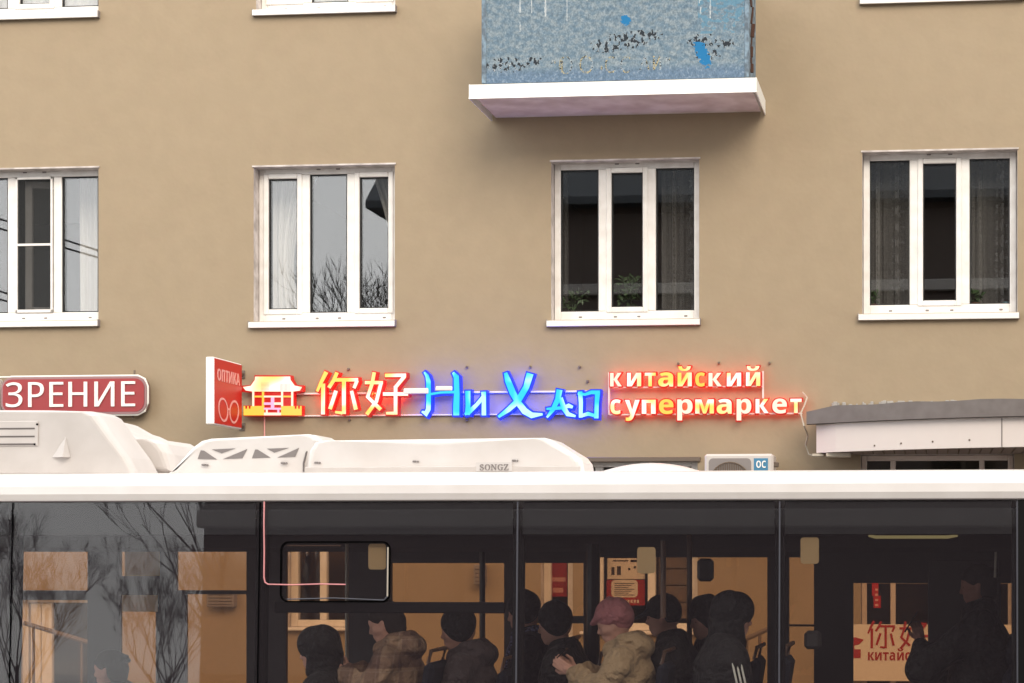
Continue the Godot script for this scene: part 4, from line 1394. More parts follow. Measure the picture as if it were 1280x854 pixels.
func make_window_things():
	var w1: Rect2 = win_rects[1]
	var w2: Rect2 = win_rects[2]
	var w3: Rect2 = win_rects[3]
	var w0: Rect2 = win_rects[0]
	curtain(w1.position.x + 0.02, lerpf(w1.position.x, w1.end.x, 0.36), w1.position.y + 0.05, w1.end.y + 0.05, -0.5, "tulle", "white sheer curtain drawn aside in the left light of the second window", 6, -0.7)
	curtain(lerpf(w1.position.x, w1.end.x, 0.72), w1.end.x + 0.1, w1.position.y + 0.05, w1.end.y + 0.05, -0.52, "tulle", "white sheer curtain in the right light of the second window, beside the bare branches", 6, 0.55)
	curtain(w2.position.x, lerpf(w2.position.x, w2.end.x, 0.05), w2.position.y + 0.05, w2.end.y + 0.05, -0.5, "lace", "narrow grey curtain edge at the left of the window under the balcony", 2)
	curtain(lerpf(w2.position.x, w2.end.x, 0.70), w2.end.x + 0.05, w2.position.y + 0.08, w2.end.y + 0.05, -0.48, "lace", "patterned lace curtain in the right light of the window under the balcony", 5)
	curtain(w3.position.x, lerpf(w3.position.x, w3.end.x, 0.34), w3.position.y + 0.05, w3.end.y + 0.05, -0.47, "lace", "grey lace curtain in the left light of the rightmost window", 5)
	curtain(lerpf(w3.position.x, w3.end.x, 0.67), w3.end.x + 0.05, w3.position.y + 0.05, w3.end.y + 0.05, -0.47, "lace", "grey pleated curtain in the right light of the rightmost window", 9)
	curtain(lerpf(w0.position.x, w0.end.x, 0.68), w0.end.x + 0.05, w0.position.y + 0.05, w0.end.y + 0.05, -0.6, "tulle", "white sheer curtain at the right of the window with the mosquito screen", 5)
	for i in [4, 5]:
		var w: Rect2 = win_rects[i]
		curtain(w.position.x, w.end.x, w.position.y + 0.05, w.end.y + 0.05, -0.55, "tulle", "pale sheer curtain in the cut-off top left window" if i == 4 else "pale sheer curtain in the cut-off window above the second window", 9)
	var st := begin()
	for i in 4:
		var w: Rect2 = win_rects[i]
		box(st, Vector3(w.position.x - 0.05, w.position.y - 0.03, -0.62), Vector3(w.end.x + 0.05, w.position.y + 0.006, -0.205), 0.006)
	obj("window_ledge", st, "white_frame", house)
	var ly := 0.008
	plant(Vector3(-3.588, w2.position.y + ly, -0.33), 0.26, 0.26, 14, "low bushy plant in the left light of the window under the balcony", 3)
	plant(Vector3(-3.026, w2.position.y + ly, -0.33), 0.42, 0.22, 16, "tall leafy plant in the middle light of the window under the balcony", 4, 0.1)
	plant(Vector3(0.383, w3.position.y + ly, -0.3), 0.17, 0.1, 8, "small dark plant in the right light of the rightmost window", 5, 0.09)
	plant(Vector3(-0.617, w3.position.y + ly, -0.3), 0.16, 0.07, 5, "small plant with round leaves in the left light of the rightmost window", 6, 0.08)
	plant(Vector3(-5.481, w1.position.y + ly, -0.3), 0.06, 0.05, 3, "red flowered pot in the right light of the second window", 7, 0.05)
	st = begin()
	lathe(st, Vector3(0.683, w3.position.y + ly, -0.28), [Vector2(0, 0), Vector2(0.035, 0), Vector2(0.035, 0.12), Vector2(0.032, 0.125), Vector2(0, 0.125)], 16)
	tag(obj("tin_can", st, "tin"), "pale blue tin on the ledge at the right of the rightmost window", "tin")

# ---------------------------------------------------------------- the bus

var bus: Node3D
const ZN := 7.12                 # near side at the window foot
const ZF := 4.65                 # far side
const B0 := -8.8                 # front
const B1 := 3.0                  # rear

func near_z(y: float) -> float:
	return ZN - 0.04 * (y - 1.2)

func shell(st: SurfaceTool, stations: Array, zc: float, y0: float, n := 4.0, segs := 20):
	# stations (x, top height above y0, half width); superellipse sections
	var prev := []
	for i in stations.size():
		var s: Vector3 = stations[i]
		var ring := []
		for k in segs + 1:
			var a := PI * k / segs
			var c := cos(a)
			var d := sin(a)
			ring.append(Vector3(s.x, y0 + s.y * pow(d, 2.0 / n), zc + s.z * signf(c) * pow(absf(c), 2.0 / n)))
		if i > 0:
			for k in segs:
				face(st, [prev[k], prev[k + 1], ring[k + 1], ring[k]], Vector3((prev[k].x + ring[k].x) / 2, y0, zc))
		if i == 0 or i == stations.size() - 1:
			face(st, ring, Vector3(s.x + (0.1 if i == 0 else -0.1), y0, zc))
		prev = ring

func make_bus():
	bus = thing("city_bus", "white city bus with a black glazed side full of passengers, roof units on top", "bus", Vector3(-3, 0, 5.9))
	var st := begin()
	# roof with rounded coves
	var half := [Vector2(ZN - 0.055, 2.712), Vector2(ZN - 0.05, 2.75), Vector2(ZN - 0.062, 2.80), Vector2(ZN - 0.095, 2.845), Vector2(ZN - 0.15, 2.872), Vector2(ZN - 0.35, 2.89), Vector2(5.88, 2.915)]
	var prof := PackedVector2Array(half)
	for i in range(half.size() - 2, -1, -1):
		prof.append(Vector2(2 * 5.88 - half[i].x, half[i].y))
	prof.append(Vector2(ZF + 0.1, 2.66))
	prof.append(Vector2(ZN - 0.13, 2.66))
	prof.append(Vector2(ZN - 0.10, 2.708))
	st.set_smooth_group(-1)
	along_x(st, prof, B0, B1)
	obj("roof", st, "bus_white", bus)
	st = begin()
	box(st, Vector3(B0 + 0.02, 2.702, ZN - 0.075), Vector3(B1 - 0.02, 2.7115, ZN - 0.052), 0.003)
	obj("gutter", st, "gap_grey", bus)
	st = begin()
	box(st, Vector3(B0 + 0.1, 2.60, ZF + 0.1), Vector3(B1 - 0.1, 2.655, ZN - 0.12))
	obj("ceiling", st, "bus_ceiling", bus)
	st = begin()
	box(st, Vector3(B0 + 0.05, 0.60, ZF + 0.06), Vector3(B1 - 0.05, 0.68, ZN - 0.08))
	obj("floor", st, "bus_floor", bus)
	# lower bodies
	st = begin()
	box(st, Vector3(B0, 0.32, ZN - 0.05), Vector3(B1, 1.2, ZN), 0.01)
	box(st, Vector3(B0, 0.32, ZF), Vector3(B1, 1.0, ZF + 0.05), 0.01)
	box(st, Vector3(B0 - 0.05, 0.32, ZF + 0.02), Vector3(B0, 1.1, ZN - 0.02), 0.01)
	box(st, Vector3(B1, 0.32, ZF + 0.02), Vector3(B1 + 0.05, 2.7, ZN - 0.08), 0.01)
	each("lower_body", st, "bus_white", bus)
	st = begin()
	box(st, Vector3(B0 - 0.04, 1.1, ZF + 0.04), Vector3(B0 - 0.03, 2.68, ZN - 0.06))
	obj("windscreen", st, "bus_pane", bus)
	# far side wall with its windows
	st = begin()
	var tops := [Rect2(-6.789, 2.114, 0.546, 0.369), Rect2(-6.789, 0.496, 0.546, 1.547), Rect2(-5.997, 2.222, 0.277, 0.19), Rect2(-5.997, 0.505, 0.277, 1.575), Rect2(-5.567, 2.117, 0.537, 0.366), Rect2(-5.493, 0.513, 0.463, 1.575),
		Rect2(-4.733, 0.523, 0.464, 1.877), Rect2(-3.945, 0.536, 0.839, 1.782), Rect2(-2.965, 1.937, 0.441, 0.382), Rect2(-2.965, 0.546, 0.441, 1.338), Rect2(-2.412, 0.559, 1.218, 1.801), Rect2(-1.039, 0.285, 0.178, 2.075), Rect2(-0.581, 0.294, 0.528, 1.884), Rect2(0.459, 0.307, 0.123, 1.872),
		Rect2(-9.616, 0.47, 2.295, 1.93)]
	wall_with(st, Rect2(B0, 1.0, B1 - B0, 1.70), tops, ZF, ZF + 0.05)
	obj("far_wall", st, "bus_inner", bus)
	for h in tops:
		st = begin()
		slab(st, h.grow(0.012), ZF + 0.019, ZF + 0.025)
		obj("far_pane", st, "bronze_pane", bus)
	st = begin()
	box(st, Vector3(B0 + 0.1, 2.40, ZF + 0.055), Vector3(B1 - 0.1, 2.62, ZF + 0.16), 0.03)
	obj("cove_panel", st, "bus_inner", bus)
	st = begin()
	box(st, Vector3(B0 + 0.1, 2.50, ZN - 0.24), Vector3(B1 - 0.1, 2.62, ZN - 0.11), 0.03)
	obj("cove_panel", st, "bus_frame", bus)
	st = begin()
	box(st, Vector3(-1.035, 1.884, 4.7), Vector3(-0.857, 1.869, 4.72), 0.002)
	obj("door_bar", st, "trim_dark", bus)
	# near side glazing
	var seams := [B0, -5.61, -4.052, -2.473, -0.909, 0.471, B1]
	var tilt := atan(0.04)
	for i in 6:
		st = begin()
		XF = Transform3D(Basis(Vector3.RIGHT, -tilt), Vector3(0, 1.2, ZN))
		box(st, Vector3(seams[i] + 0.005, 0.002, -0.006), Vector3(seams[i + 1] - 0.005, 1.502, 0))
		XF = Transform3D()
		obj("near_pane", st, "bus_pane" if i < 5 else "bus_black", bus)
	XF = Transform3D(Basis(Vector3.RIGHT, -tilt), Vector3(0, 1.2, ZN))
	for i in range(1, 6):
		st = begin()
		box(st, Vector3(seams[i] - 0.0045, 0, -0.012), Vector3(seams[i] + 0.0045, 1.5, -0.001))
		obj("glass_seam", st, "seam" if i > 2 else "rubber", bus)
		st = begin()
		box(st, Vector3(seams[i] - 0.03, -0.1, -0.10), Vector3(seams[i] + 0.03, 1.46, -0.014), 0.01)
		obj("pillar", st, "bus_frame", bus)
	for i in 5:
		st = begin()
		box(st, Vector3(seams[i] + 0.03, 1.305, -0.011), Vector3(seams[i + 1] - 0.03, 1.50, -0.008))  # black band added behind the pane tops to hide the lit ceiling strip
		obj("added_black_border", st, "added_frit", bus)
	st = begin()
	box(st, Vector3(B0, -0.1, -0.09), Vector3(B1, 0.14, -0.014), 0.01)
	obj("window_foot", st, "bus_frame", bus)
	XF = Transform3D()
	# opening vent in the second pane and the bar under it
	var vent := group_node("vent_window", bus, Vector3(-3.582, 2.102, 7.06))
	st = begin()
	var vr: Rect2 = Rect2(-3.915, 2.103, 0.665, 0.355)
	var vz := near_z(vr.get_center().y) + 0.002
	XF = Transform3D(Basis(Vector3.RIGHT, -tilt), Vector3(0, vr.position.y, near_z(vr.position.y)))
	var loc := Rect2(vr.position.x, 0, vr.size.x, vr.size.y)
	var outer := rounded(loc.grow(0.006), 0.05)
	var inner := rounded(loc.grow(-0.003), 0.042)
	for i in outer.size():
		var j := (i + 1) % outer.size()
		prism(st, PackedVector2Array([outer[i], outer[j], inner[j], inner[i]]), -0.014, 0.003)
	obj("vent_frame", st, "rubber", vent)
	st = begin()
	box(st, Vector3(loc.end.x - 0.012, 0.03, 0.003), Vector3(loc.end.x - 0.003, loc.end.y - 0.03, 0.009), 0.002)
	obj("vent_edge", st, "pole_pale", vent)
	st = begin()
	tube(st, [Vector3(loc.position.x + 0.04, 0.012, 0.008), Vector3(loc.get_center().x, 0.02, 0.008), Vector3(loc.end.x - 0.03, 0.008, 0.008), Vector3(loc.end.x - 0.008, 0.03, 0.008)], 0.004, 6)
	obj("vent_lip", st, "seam", vent)
	st = begin()
	tube(st, [Vector3(loc.position.x + 0.03, loc.end.y - 0.02, -0.012), Vector3(loc.position.x + 0.36, loc.end.y - 0.02, -0.012)], 0.005, 6)
	obj("vent_grip", st, "pole_brown", vent)
	XF = Transform3D()
	st = begin()
	box(st, Vector3(-3.975, 2.032, 7), Vector3(-2.559, 2.099, 7) + Vector3(0, 0, 0.03), 0.006)
	obj("window_bar", st, "bus_frame", bus)
	# notices stuck inside the near panes
	for r in [Rect2(-3.389, 2.294, 0.108, 0.154), Rect2(-1.757, 2.272, 0.11, 0.156), Rect2(-0.788, 2.33, 0.108, 0.155)]:
		st = begin()
		prism(st, rounded(r, 0.018), near_z(r.get_center().y) - 0.034, near_z(r.get_center().y) - 0.032)
		obj("window_notice", st, "paper", bus)
	for r in [Rect2(-5.952, 2.224, 0.268, 0.176), Rect2(-5.97, 1.959, 0.269, 0.123)]:
		st = begin()
		slab(st, r, ZF + 0.06, ZF + 0.062)
		obj("window_notice", st, "paper", bus)
	st = begin()
	slab(st, Rect2(-1.453, 2.218, 0.099, 0.142), 6.56, 6.64, 0.02)
	obj("ticket_reader", st, "bus_black", bus)
	# grab poles
	for p in [[829, 676, 772, 6.7, "pole_brown", 0.018], [862, 670, 1020, 6.1, "pole_brown", 0.017], [604, 690, 1020, 5.2, "bus_black", 0.02], [434, 676, 1020, 5.4, "pole_pale", 0.013], [742, 670, 1020, 5.6, "bus_black", 0.02]]:
		pass
	for p in [[Vector3(-1.652, 2.468, 6.7), Vector3(-1.652, 2, 6.7), "pole_brown", 0.018], [Vector3(-1.582, 2.514, 6), Vector3(-1.582, 0.642, 6), "pole_brown", 0.018], [Vector3(-3.143, 2.4, 5.2), Vector3(-3.143, 0.504, 5.2), "bus_black", 0.02], [Vector3(-4.049, 2.455, 5.4), Vector3(-4.049, 0.576, 5.4), "pole_pale", 0.012], [Vector3(-2.326, 2.455, 5.4), Vector3(-2.326, 0.545, 5.4), "bus_black", 0.05], [Vector3(0.373, 2.4, 6.3), Vector3(0.368, 2.241, 6.3), "pole_pale", 0.008]]:
		st = begin()
		tube(st, [p[0], p[1]], p[3], 10)
		obj("grab_pole", st, p[2], bus)
	st = begin()
	box(st, Vector3(-0.052, 2.344, 4.9), Vector3(0.44, 0.345, 4.9) + Vector3(0, 0, 0.05), 0.01)
	obj("door_post", st, "bus_inner", bus)
	st = begin()
	slab(st, Rect2(-0.82, 1.789, 0.105, 0.115), 6.2, 6.3, 0.02)
	obj("button_box", st, "bus_inner", bus)
	# ceiling lamp
	st = begin()
	tube(st, [Vector3(-0.45, 2.514, 5.3), Vector3(-0.407, 2.5, 5.3), Vector3(0.084, 2.5, 5.3), Vector3(0.148, 2.513, 5.3)], 0.011, 8)
	obj("ceiling_lamp", st, "bus_lamp", bus)
	# thin pink tube standing in for a reflected line, along the pane edge and vent
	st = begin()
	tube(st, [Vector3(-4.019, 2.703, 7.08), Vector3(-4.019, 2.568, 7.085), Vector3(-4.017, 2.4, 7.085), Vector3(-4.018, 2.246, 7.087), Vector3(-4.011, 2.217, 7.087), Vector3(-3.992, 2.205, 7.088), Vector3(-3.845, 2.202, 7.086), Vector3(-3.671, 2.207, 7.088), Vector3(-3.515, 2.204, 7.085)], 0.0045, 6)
	obj("pink_reflection_line", st, "pink_reflection_line", bus)
	# wheels
	for e in [[-6.3, ZN - 0.18], [-6.3, ZF + 0.18], [0.2, ZN - 0.18], [0.2, ZF + 0.18]]:
		var w := group_node("wheel", bus, Vector3(e[0], 0.48, e[1]))
		st = begin()
		XF = Transform3D(Basis(Vector3.RIGHT, PI / 2), Vector3(e[0], 0.48, e[1]))
		lathe(st, Vector3.ZERO, [Vector2(0.28, -0.13), Vector2(0.45, -0.13), Vector2(0.478, -0.1), Vector2(0.478, 0.1), Vector2(0.45, 0.13), Vector2(0.28, 0.13)], 24)
		obj("tyre", st, "rubber", w)
		st = begin()
		lathe(st, Vector3.ZERO, [Vector2(0.0, -0.1), Vector2(0.28, -0.12), Vector2(0.28, 0.12), Vector2(0.0, 0.1)], 20)
		XF = Transform3D()
		obj("rim", st, "sill_metal", w)
	make_roof_units()
	make_seats()

# a body over a rounded footprint: convex loft between two outlines in x and y seen from the side, bevelled towards the sides
func fairing(st: SurfaceTool, outline: PackedVector2Array, zc: float, half: float, bevel: float):
	# outline (x, y) is the side view; the body narrows by "bevel" over its upper edge
	var c := Vector2.ZERO
	for p in outline:
		c += p / outline.size()
	var steps := 5
	var rings := []
	for k in steps + 1:
		var a := PI / 2 * k / steps
		var ring := []
		for p in outline:
			var low := p.y <= 2.86
			var q := p + (c - p).normalized() * bevel * (1.0 - cos(a)) * (0.0 if low else 1.0)
			ring.append(Vector3(q.x, q.y, half - bevel + bevel * sin(PI / 2 - a)))
		rings.append(ring)
	# rings run from the wide middle (k = 0 ... full outline, full half width is at the inset face)
	var n := outline.size()
	for s in [1, -1]:
		for k in steps:
			for i in n:
				var j := (i + 1) % n
				var p := []
				for e in [[k, i], [k, j], [k + 1, j], [k + 1, i]]:
					var ring: Array = rings[e[0]]
					var a: float = PI / 2 * e[0] / steps
					p.append(Vector3(ring[e[1]].x, ring[e[1]].y, zc + s * (half - bevel + bevel * sin(a))))
				face(st, p, Vector3(c.x, c.y, zc))
		var cap := []
		for v in rings[steps]:
			cap.append(Vector3(v.x, v.y, zc + s * half))
		face(st, cap, Vector3(c.x, c.y, zc))
	for i in n:
		var j := (i + 1) % n
		face(st, [Vector3(outline[i].x, outline[i].y, zc - half + bevel), Vector3(outline[j].x, outline[j].y, zc - half + bevel), Vector3(outline[j].x, outline[j].y, zc + half - bevel), Vector3(outline[i].x, outline[i].y, zc + half - bevel)], Vector3(c.x, c.y, zc))

func make_roof_units():
	var zc := 6.56
	var hd := 0.20
	# front fairing with a slotted hatch
	var u := group_node("roof_fairing", bus, Vector3(-5.661, 2.902, 6.5))
	var st := begin()
	st.set_smooth_group(-1)
	fairing(st, PackedVector2Array([Vector2(-7.614, 2.89), Vector2(-7.614, 3.216), Vector2(-7.452, 3.292), Vector2(-6.914, 3.303), Vector2(-5.538, 3.29), Vector2(-5.267, 3.281), Vector2(-5.214, 3.255), Vector2(-5.121, 3.125), Vector2(-5.017, 2.989), Vector2(-4.955, 2.879)]), zc, hd, 0.06)
	obj("casing", st, "fairing_white", u)
	st = begin()
	fairing(st, PackedVector2Array([Vector2(-5.809, 2.905), Vector2(-5.754, 3.268), Vector2(-5.535, 3.292), Vector2(-5.382, 3.255), Vector2(-5.262, 3.191), Vector2(-5.208, 3.175), Vector2(-5.11, 3.127), Vector2(-5.002, 3.127), Vector2(-4.948, 3.095), Vector2(-4.904, 3.027), Vector2(-4.872, 2.901)]), 6.05, 0.32, 0.09)
	obj("rear_casing", st, "fairing_white", u)
	var hz := zc + hd
	st = begin()
	slab(st, Rect2(-6.217, 3.064, 0.621, 0.156), hz + 0.001, hz + 0.008, 0.003)
	obj("hatch", st, "fairing_white", u)
	st = begin()
	for v in [3.174, 3.124, 3.076]:
		box(st, Vector3(-6.164, v - 0.006, hz + 0.006), Vector3(-5.617, v + 0.004, hz + 0.0095))
	each("slot", st, "gap_grey", u)
	st = begin()
	for v in [Vector3(-5.601, 3.199, 6.77), Vector3(-5.617, 3.074, 6.77)]:
		box(st, Vector3(v.x - 0.006, v.y - 0.006, hz + 0.004), Vector3(v.x + 0.006, v.y + 0.006, hz + 0.013), 0.002)
	each("screw", st, "rubber", u)
	# triangular step moulded into the side
	st = begin()
	var a: Vector3 = Vector3(-5.507, 2.991, 6.76)
	var b: Vector3 = Vector3(-5.387, 2.991, 6.76)
	var t: Vector3 = Vector3(-5.418, 3.121, 6.76)
	a.z = hz + 0.03
	b.z = hz + 0.001
	t.z = hz + 0.001
	var a2 := Vector3(a.x, a.y, hz + 0.001)
	var b2 := Vector3(b.x - 0.03, b.y, hz + 0.045)
	for f in [[a2, b2, t], [b2, b, t], [a2, b, b2]]:
		face(st, f, Vector3(b.x - 0.03, b.y + 0.02, hz - 0.1))
	obj("moulded_step", st, "fairing_white", u)
	# vent box with slanted triangular openings
	var v := group_node("roof_vent", bus, Vector3(-4.391, 2.897, 6.5))
	st = begin()
	fairing(st, PackedVector2Array([Vector2(-4.784, 2.878), Vector2(-4.748, 2.898), Vector2(-4.614, 3.047), Vector2(-4.552, 3.091), Vector2(-4.49, 3.106), Vector2(-3.866, 3.13), Vector2(-3.826, 3.124), Vector2(-3.775, 3.092), Vector2(-3.775, 2.874)]), zc, hd, 0.05)
	obj("casing", st, "bus_white", v)
	st = begin()
	for p in [PackedVector2Array([Vector2(-4.543, 3.031), Vector2(-4.563, 2.977), Vector2(-4.44, 2.974), Vector2(-4.522, 3.029)]), PackedVector2Array([Vector2(-4.471, 3.036), Vector2(-4.322, 3.042), Vector2(-4.409, 3.011)]), PackedVector2Array([Vector2(-4.399, 2.976), Vector2(-4.245, 3.037), Vector2(-4.276, 2.98)]), PackedVector2Array([Vector2(-4.194, 3.034), Vector2(-4.215, 2.98), Vector2(-4.097, 2.984), Vector2(-4.179, 3.034)]), PackedVector2Array([Vector2(-4.118, 3.039), Vector2(-3.98, 3.043), Vector2(-4.072, 3.014)]), PackedVector2Array([Vector2(-4.051, 2.984), Vector2(-3.914, 3.043), Vector2(-3.939, 2.988)])]:
		prism(st, p, hz - 0.03, hz + 0.003)
	each("vent_opening", st, "ac_grille", v)
	# long air conditioning cover
	var w := group_node("roof_cooler", bus, Vector3(-3.095, 2.892, 6.5))
	st = begin()
	fairing(st, PackedVector2Array([Vector2(-3.897, 2.875), Vector2(-3.892, 2.954), Vector2(-3.871, 3.028), Vector2(-3.836, 3.077), Vector2(-3.765, 3.089), Vector2(-3.078, 3.095), Vector2(-2.379, 3.098), Vector2(-2.339, 3.088), Vector2(-2.26, 3.039), Vector2(-2.171, 2.985), Vector2(-2.141, 2.946), Vector2(-2.127, 2.868)]), zc, hd + 0.01, 0.06)
	obj("casing", st, "bus_white", w)
	st = begin()
	var jp := [Vector3(-3.882, 2.894, 6.77), Vector3(-3.882, 2.948, 6.77), Vector3(-3.868, 3.013, 6.76), Vector3(-3.844, 3.063, 6.74), Vector3(-3.805, 3.086, 6.72)]
	tube(st, jp, 0.006, 6)
	obj("joint", st, "gap_grey", w)
	st = begin()
	for p in [Vector3(-4.513, 2.94, 6.77), Vector3(-4.007, 2.949, 6.77), Vector3(-3.793, 2.95, 6.77), Vector3(-3.173, 2.955, 6.77), Vector3(-2.553, 2.957, 6.77)]:
		box(st, Vector3(p.x - 0.02, p.y - 0.005, hz), Vector3(p.x + 0.005, p.y + 0.006, hz + 0.02), 0.003)
		box(st, Vector3(p.x + 0.009, p.y - 0.007, hz), Vector3(p.x + 0.02, p.y + 0.005, hz + 0.022), 0.003)
	each("latch", st, "ac_grille", w)
	st = begin()
	box(st, Vector3(-3.878, 2.884, 6.76), Vector3(-2.149, 2.923, hz + 0.0145), 0.004)
	obj("skirt", st, "fairing_white", w)
	st = begin()
	slab(st, Rect2(-2.795, 2.893, 0.224, 0.054), hz + 0.0105, hz + 0.018)
	obj("name_plate", st, "plate", w)
	lettering("maker_name", "SONGZ", Rect2(-2.772, 2.898, 0.179, 0.037), hz + 0.0182, 0.003, "ac_grille", w, true, true)
	# low roof hatch
	var h := group_node("roof_hatch", bus, Vector3(-1.826, 2.887, 6.5))
	st = begin()
	st.set_smooth_group(0)
	shell(st, [Vector3(-2.169, 2.878, 6.5), Vector3(-2.164, 2.878, 6.5)].map(func(q): return Vector3(q.x, 0.005, 0.3)) + hatch_stations(), 5.9, 2.885, 3.0)
	obj("dome", st, "bus_white", h)

func hatch_stations() -> Array:
	var out := []
	var x0: float = -2.149
	var x1: float = -1.466
	for i in 13:
		var t := i / 12.0
		out.append(Vector3(lerpf(x0, x1, t), 0.012 + 0.075 * pow(sin(PI * clampf(t, 0.02, 0.98)), 0.7), 0.42 + 0.1 * sin(PI * t)))
	return out

var seat_mesh := {}

func make_seat(at: Vector3):
	# passengers face towards the front of the bus (-x)
	var s := group_node("seat", bus, at)
	if seat_mesh.is_empty():
		var st := begin()
		box(st, Vector3(-0.26, -0.07, -0.21), Vector3(0.2, -0.012, 0.21), 0.03)
		seat_mesh["cushion"] = [plain(st), "seat_cloth"]
		st = begin()
		XF = Transform3D(Basis(Vector3(0, 0, 1), -0.16), Vector3(0.2, 0, 0))
		box(st, Vector3(0.0, -0.04, -0.21), Vector3(0.07, 0.52, 0.21), 0.03)
		XF = Transform3D()
		seat_mesh["backrest"] = [plain(st), "seat_cloth"]
		st = begin()
		tube(st, [Vector3(0.30, 0.50, 0.17), Vector3(0.32, 0.58, 0.17), Vector3(0.34, 0.585, 0.1), Vector3(0.34, 0.585, -0.1), Vector3(0.32, 0.58, -0.17), Vector3(0.30, 0.50, -0.17)], 0.013, 8)
		seat_mesh["handle"] = [plain(st), "pole_brown"]
		st = begin()
		box(st, Vector3(-0.1, -0.47, -0.06), Vector3(0.1, -0.07, 0.06), 0.01)
		seat_mesh["pedestal"] = [plain(st), "bus_inner"]
	for k in seat_mesh:
		var o := MeshInstance3D.new()
		o.name = numbered(k, s)
		s.add_child(o, true)
		o.mesh = seat_mesh[k][0]
		o.material_override = M[seat_mesh[k][1]]

func plain(st: SurfaceTool) -> ArrayMesh:
	st.index()
	st.generate_normals()
	return st.commit()

# head centres of the passengers, towards whom seats are set
var heads := {"far_hair": Vector3(-5.799, 1.565, 5.3), "hooded": Vector3(-3.868, 1.771, 6.55), "plaid": Vector3(-3.445, 1.947, 6.5), "grey": Vector3(-3.029, 1.89, 6.3), "scarf": Vector3(-2.781, 1.976, 5.5), "flat_hat": Vector3(-2.464, 1.916, 6), "pink": Vector3(-1.979, 1.954, 6.55), "cap": Vector3(-1.732, 1.981, 6.15), "dark": Vector3(-1.467, 1.956, 6), "stripes": Vector3(-1.236, 1.992, 6.55)}

func make_seats():
	for k in heads:
		var h: Vector3 = heads[k]
		make_seat(Vector3(h.x + 0.02, h.y - 0.74, h.z))

# ---------------------------------------------------------------- people

# meshes the smooth union of tapered capsules [a, b, ra, rb] with surface nets
func blobs(st: SurfaceTool, prims: Array, cell: float, k: float):
	var lo := Vector3.ONE * 1e9
	var hi := -lo
	for p in prims:
		var r: float = maxf(p[2], p[3])
		for e in [p[0], p[1]]:
			lo = lo.min(e - Vector3.ONE * r)
			hi = hi.max(e + Vector3.ONE * r)
	lo -= Vector3.ONE * (k * 0.5 + 2.0 * cell)
	hi += Vector3.ONE * (k * 0.5 + 2.0 * cell)
	var nx := int((hi.x - lo.x) / cell) + 2
	var ny := int((hi.y - lo.y) / cell) + 2
	var nz := int((hi.z - lo.z) / cell) + 2
	var f := PackedFloat32Array()
	f.resize(nx * ny * nz)
	f.fill(1.0)
	for p in prims:
		var a: Vector3 = p[0]
		var b: Vector3 = p[1]
		var ra: float = p[2]
		var rb: float = p[3]
		var m := maxf(ra, rb) + k + 1.5 * cell
		var i0 := ((a.min(b) - Vector3.ONE * m - lo) / cell).floor()
		var i1 := ((a.max(b) + Vector3.ONE * m - lo) / cell).ceil()
		var ba := b - a
		var l2 := maxf(ba.length_squared(), 1e-9)
		for z in range(maxi(0, int(i0.z)), mini(nz, int(i1.z) + 1)):
			for y in range(maxi(0, int(i0.y)), mini(ny, int(i1.y) + 1)):
				var row := (z * ny + y) * nx
				for x in range(maxi(0, int(i0.x)), mini(nx, int(i1.x) + 1)):
					var q := lo + Vector3(x, y, z) * cell - a
					var t := clampf(q.dot(ba) / l2, 0.0, 1.0)
					var d := (q - ba * t).length() - ra - (rb - ra) * t
					var g := f[row + x]
					var h := k - absf(d - g)
					f[row + x] = minf(d, g) - (h * h / (4.0 * k) if h > 0.0 else 0.0)
	var at := {}
	var verts := PackedVector3Array()
	var sx := 1
	var sy := nx
	var sz := nx * ny
	var offs := [0, sx, sy, sx + sy, sz, sx + sz, sy + sz, sx + sy + sz]
	var edges := [[0, 1], [2, 3], [4, 5], [6, 7], [0, 2], [1, 3], [4, 6], [5, 7], [0, 4], [1, 5], [2, 6], [3, 7]]
	var cpos := [Vector3(0, 0, 0), Vector3(1, 0, 0), Vector3(0, 1, 0), Vector3(1, 1, 0), Vector3(0, 0, 1), Vector3(1, 0, 1), Vector3(0, 1, 1), Vector3(1, 1, 1)]
	for z in nz - 1:
		for y in ny - 1:
			var row := (z * ny + y) * nx
			for x in nx - 1:
				var i := row + x
				var v0 := f[i]
				if absf(v0) > cell * 2.0:
					continue
				var inside := 0
				for o in offs:
					if f[i + o] < 0.0:
						inside += 1
				if inside == 0 or inside == 8:
					continue
				var c := Vector3.ZERO
				var n := 0
				for e in edges:
					var p: float = f[i + offs[e[0]]]
					var q: float = f[i + offs[e[1]]]
					if (p < 0.0) != (q < 0.0):
						c += cpos[e[0]].lerp(cpos[e[1]], p / (p - q))
						n += 1
				at[i] = verts.size()
				verts.append(lo + (Vector3(x, y, z) + c / n) * cell)
	for i in at:
		var v0 := f[i]
		for ax in 3:
			var step: int = [sx, sy, sz][ax]
			var u: int = [sy, sz, sx][ax]
			var w: int = [sz, sx, sy][ax]
			var v1 := f[i + step]
			if (v0 < 0.0) == (v1 < 0.0):
				continue
			if not (at.has(i - u) and at.has(i - w) and at.has(i - u - w)):
				continue
			var q := [at[i], at[i - u], at[i - u - w], at[i - w]]
			if v0 < 0.0:
				q.reverse()
			for t in [0, 1, 2, 0, 2, 3]:
				vtx(st, verts[q[t]])

func C(a: Vector3, b: Vector3, ra: float, rb := -1.0) -> Array:
	return [a, b, ra, ra if rb < 0 else rb]

func moved(prims: Array, t: Transform3D) -> Array:
	var out := []
	for p in prims:
		out.append([t * p[0], t * p[1], p[2], p[3]])
	return out

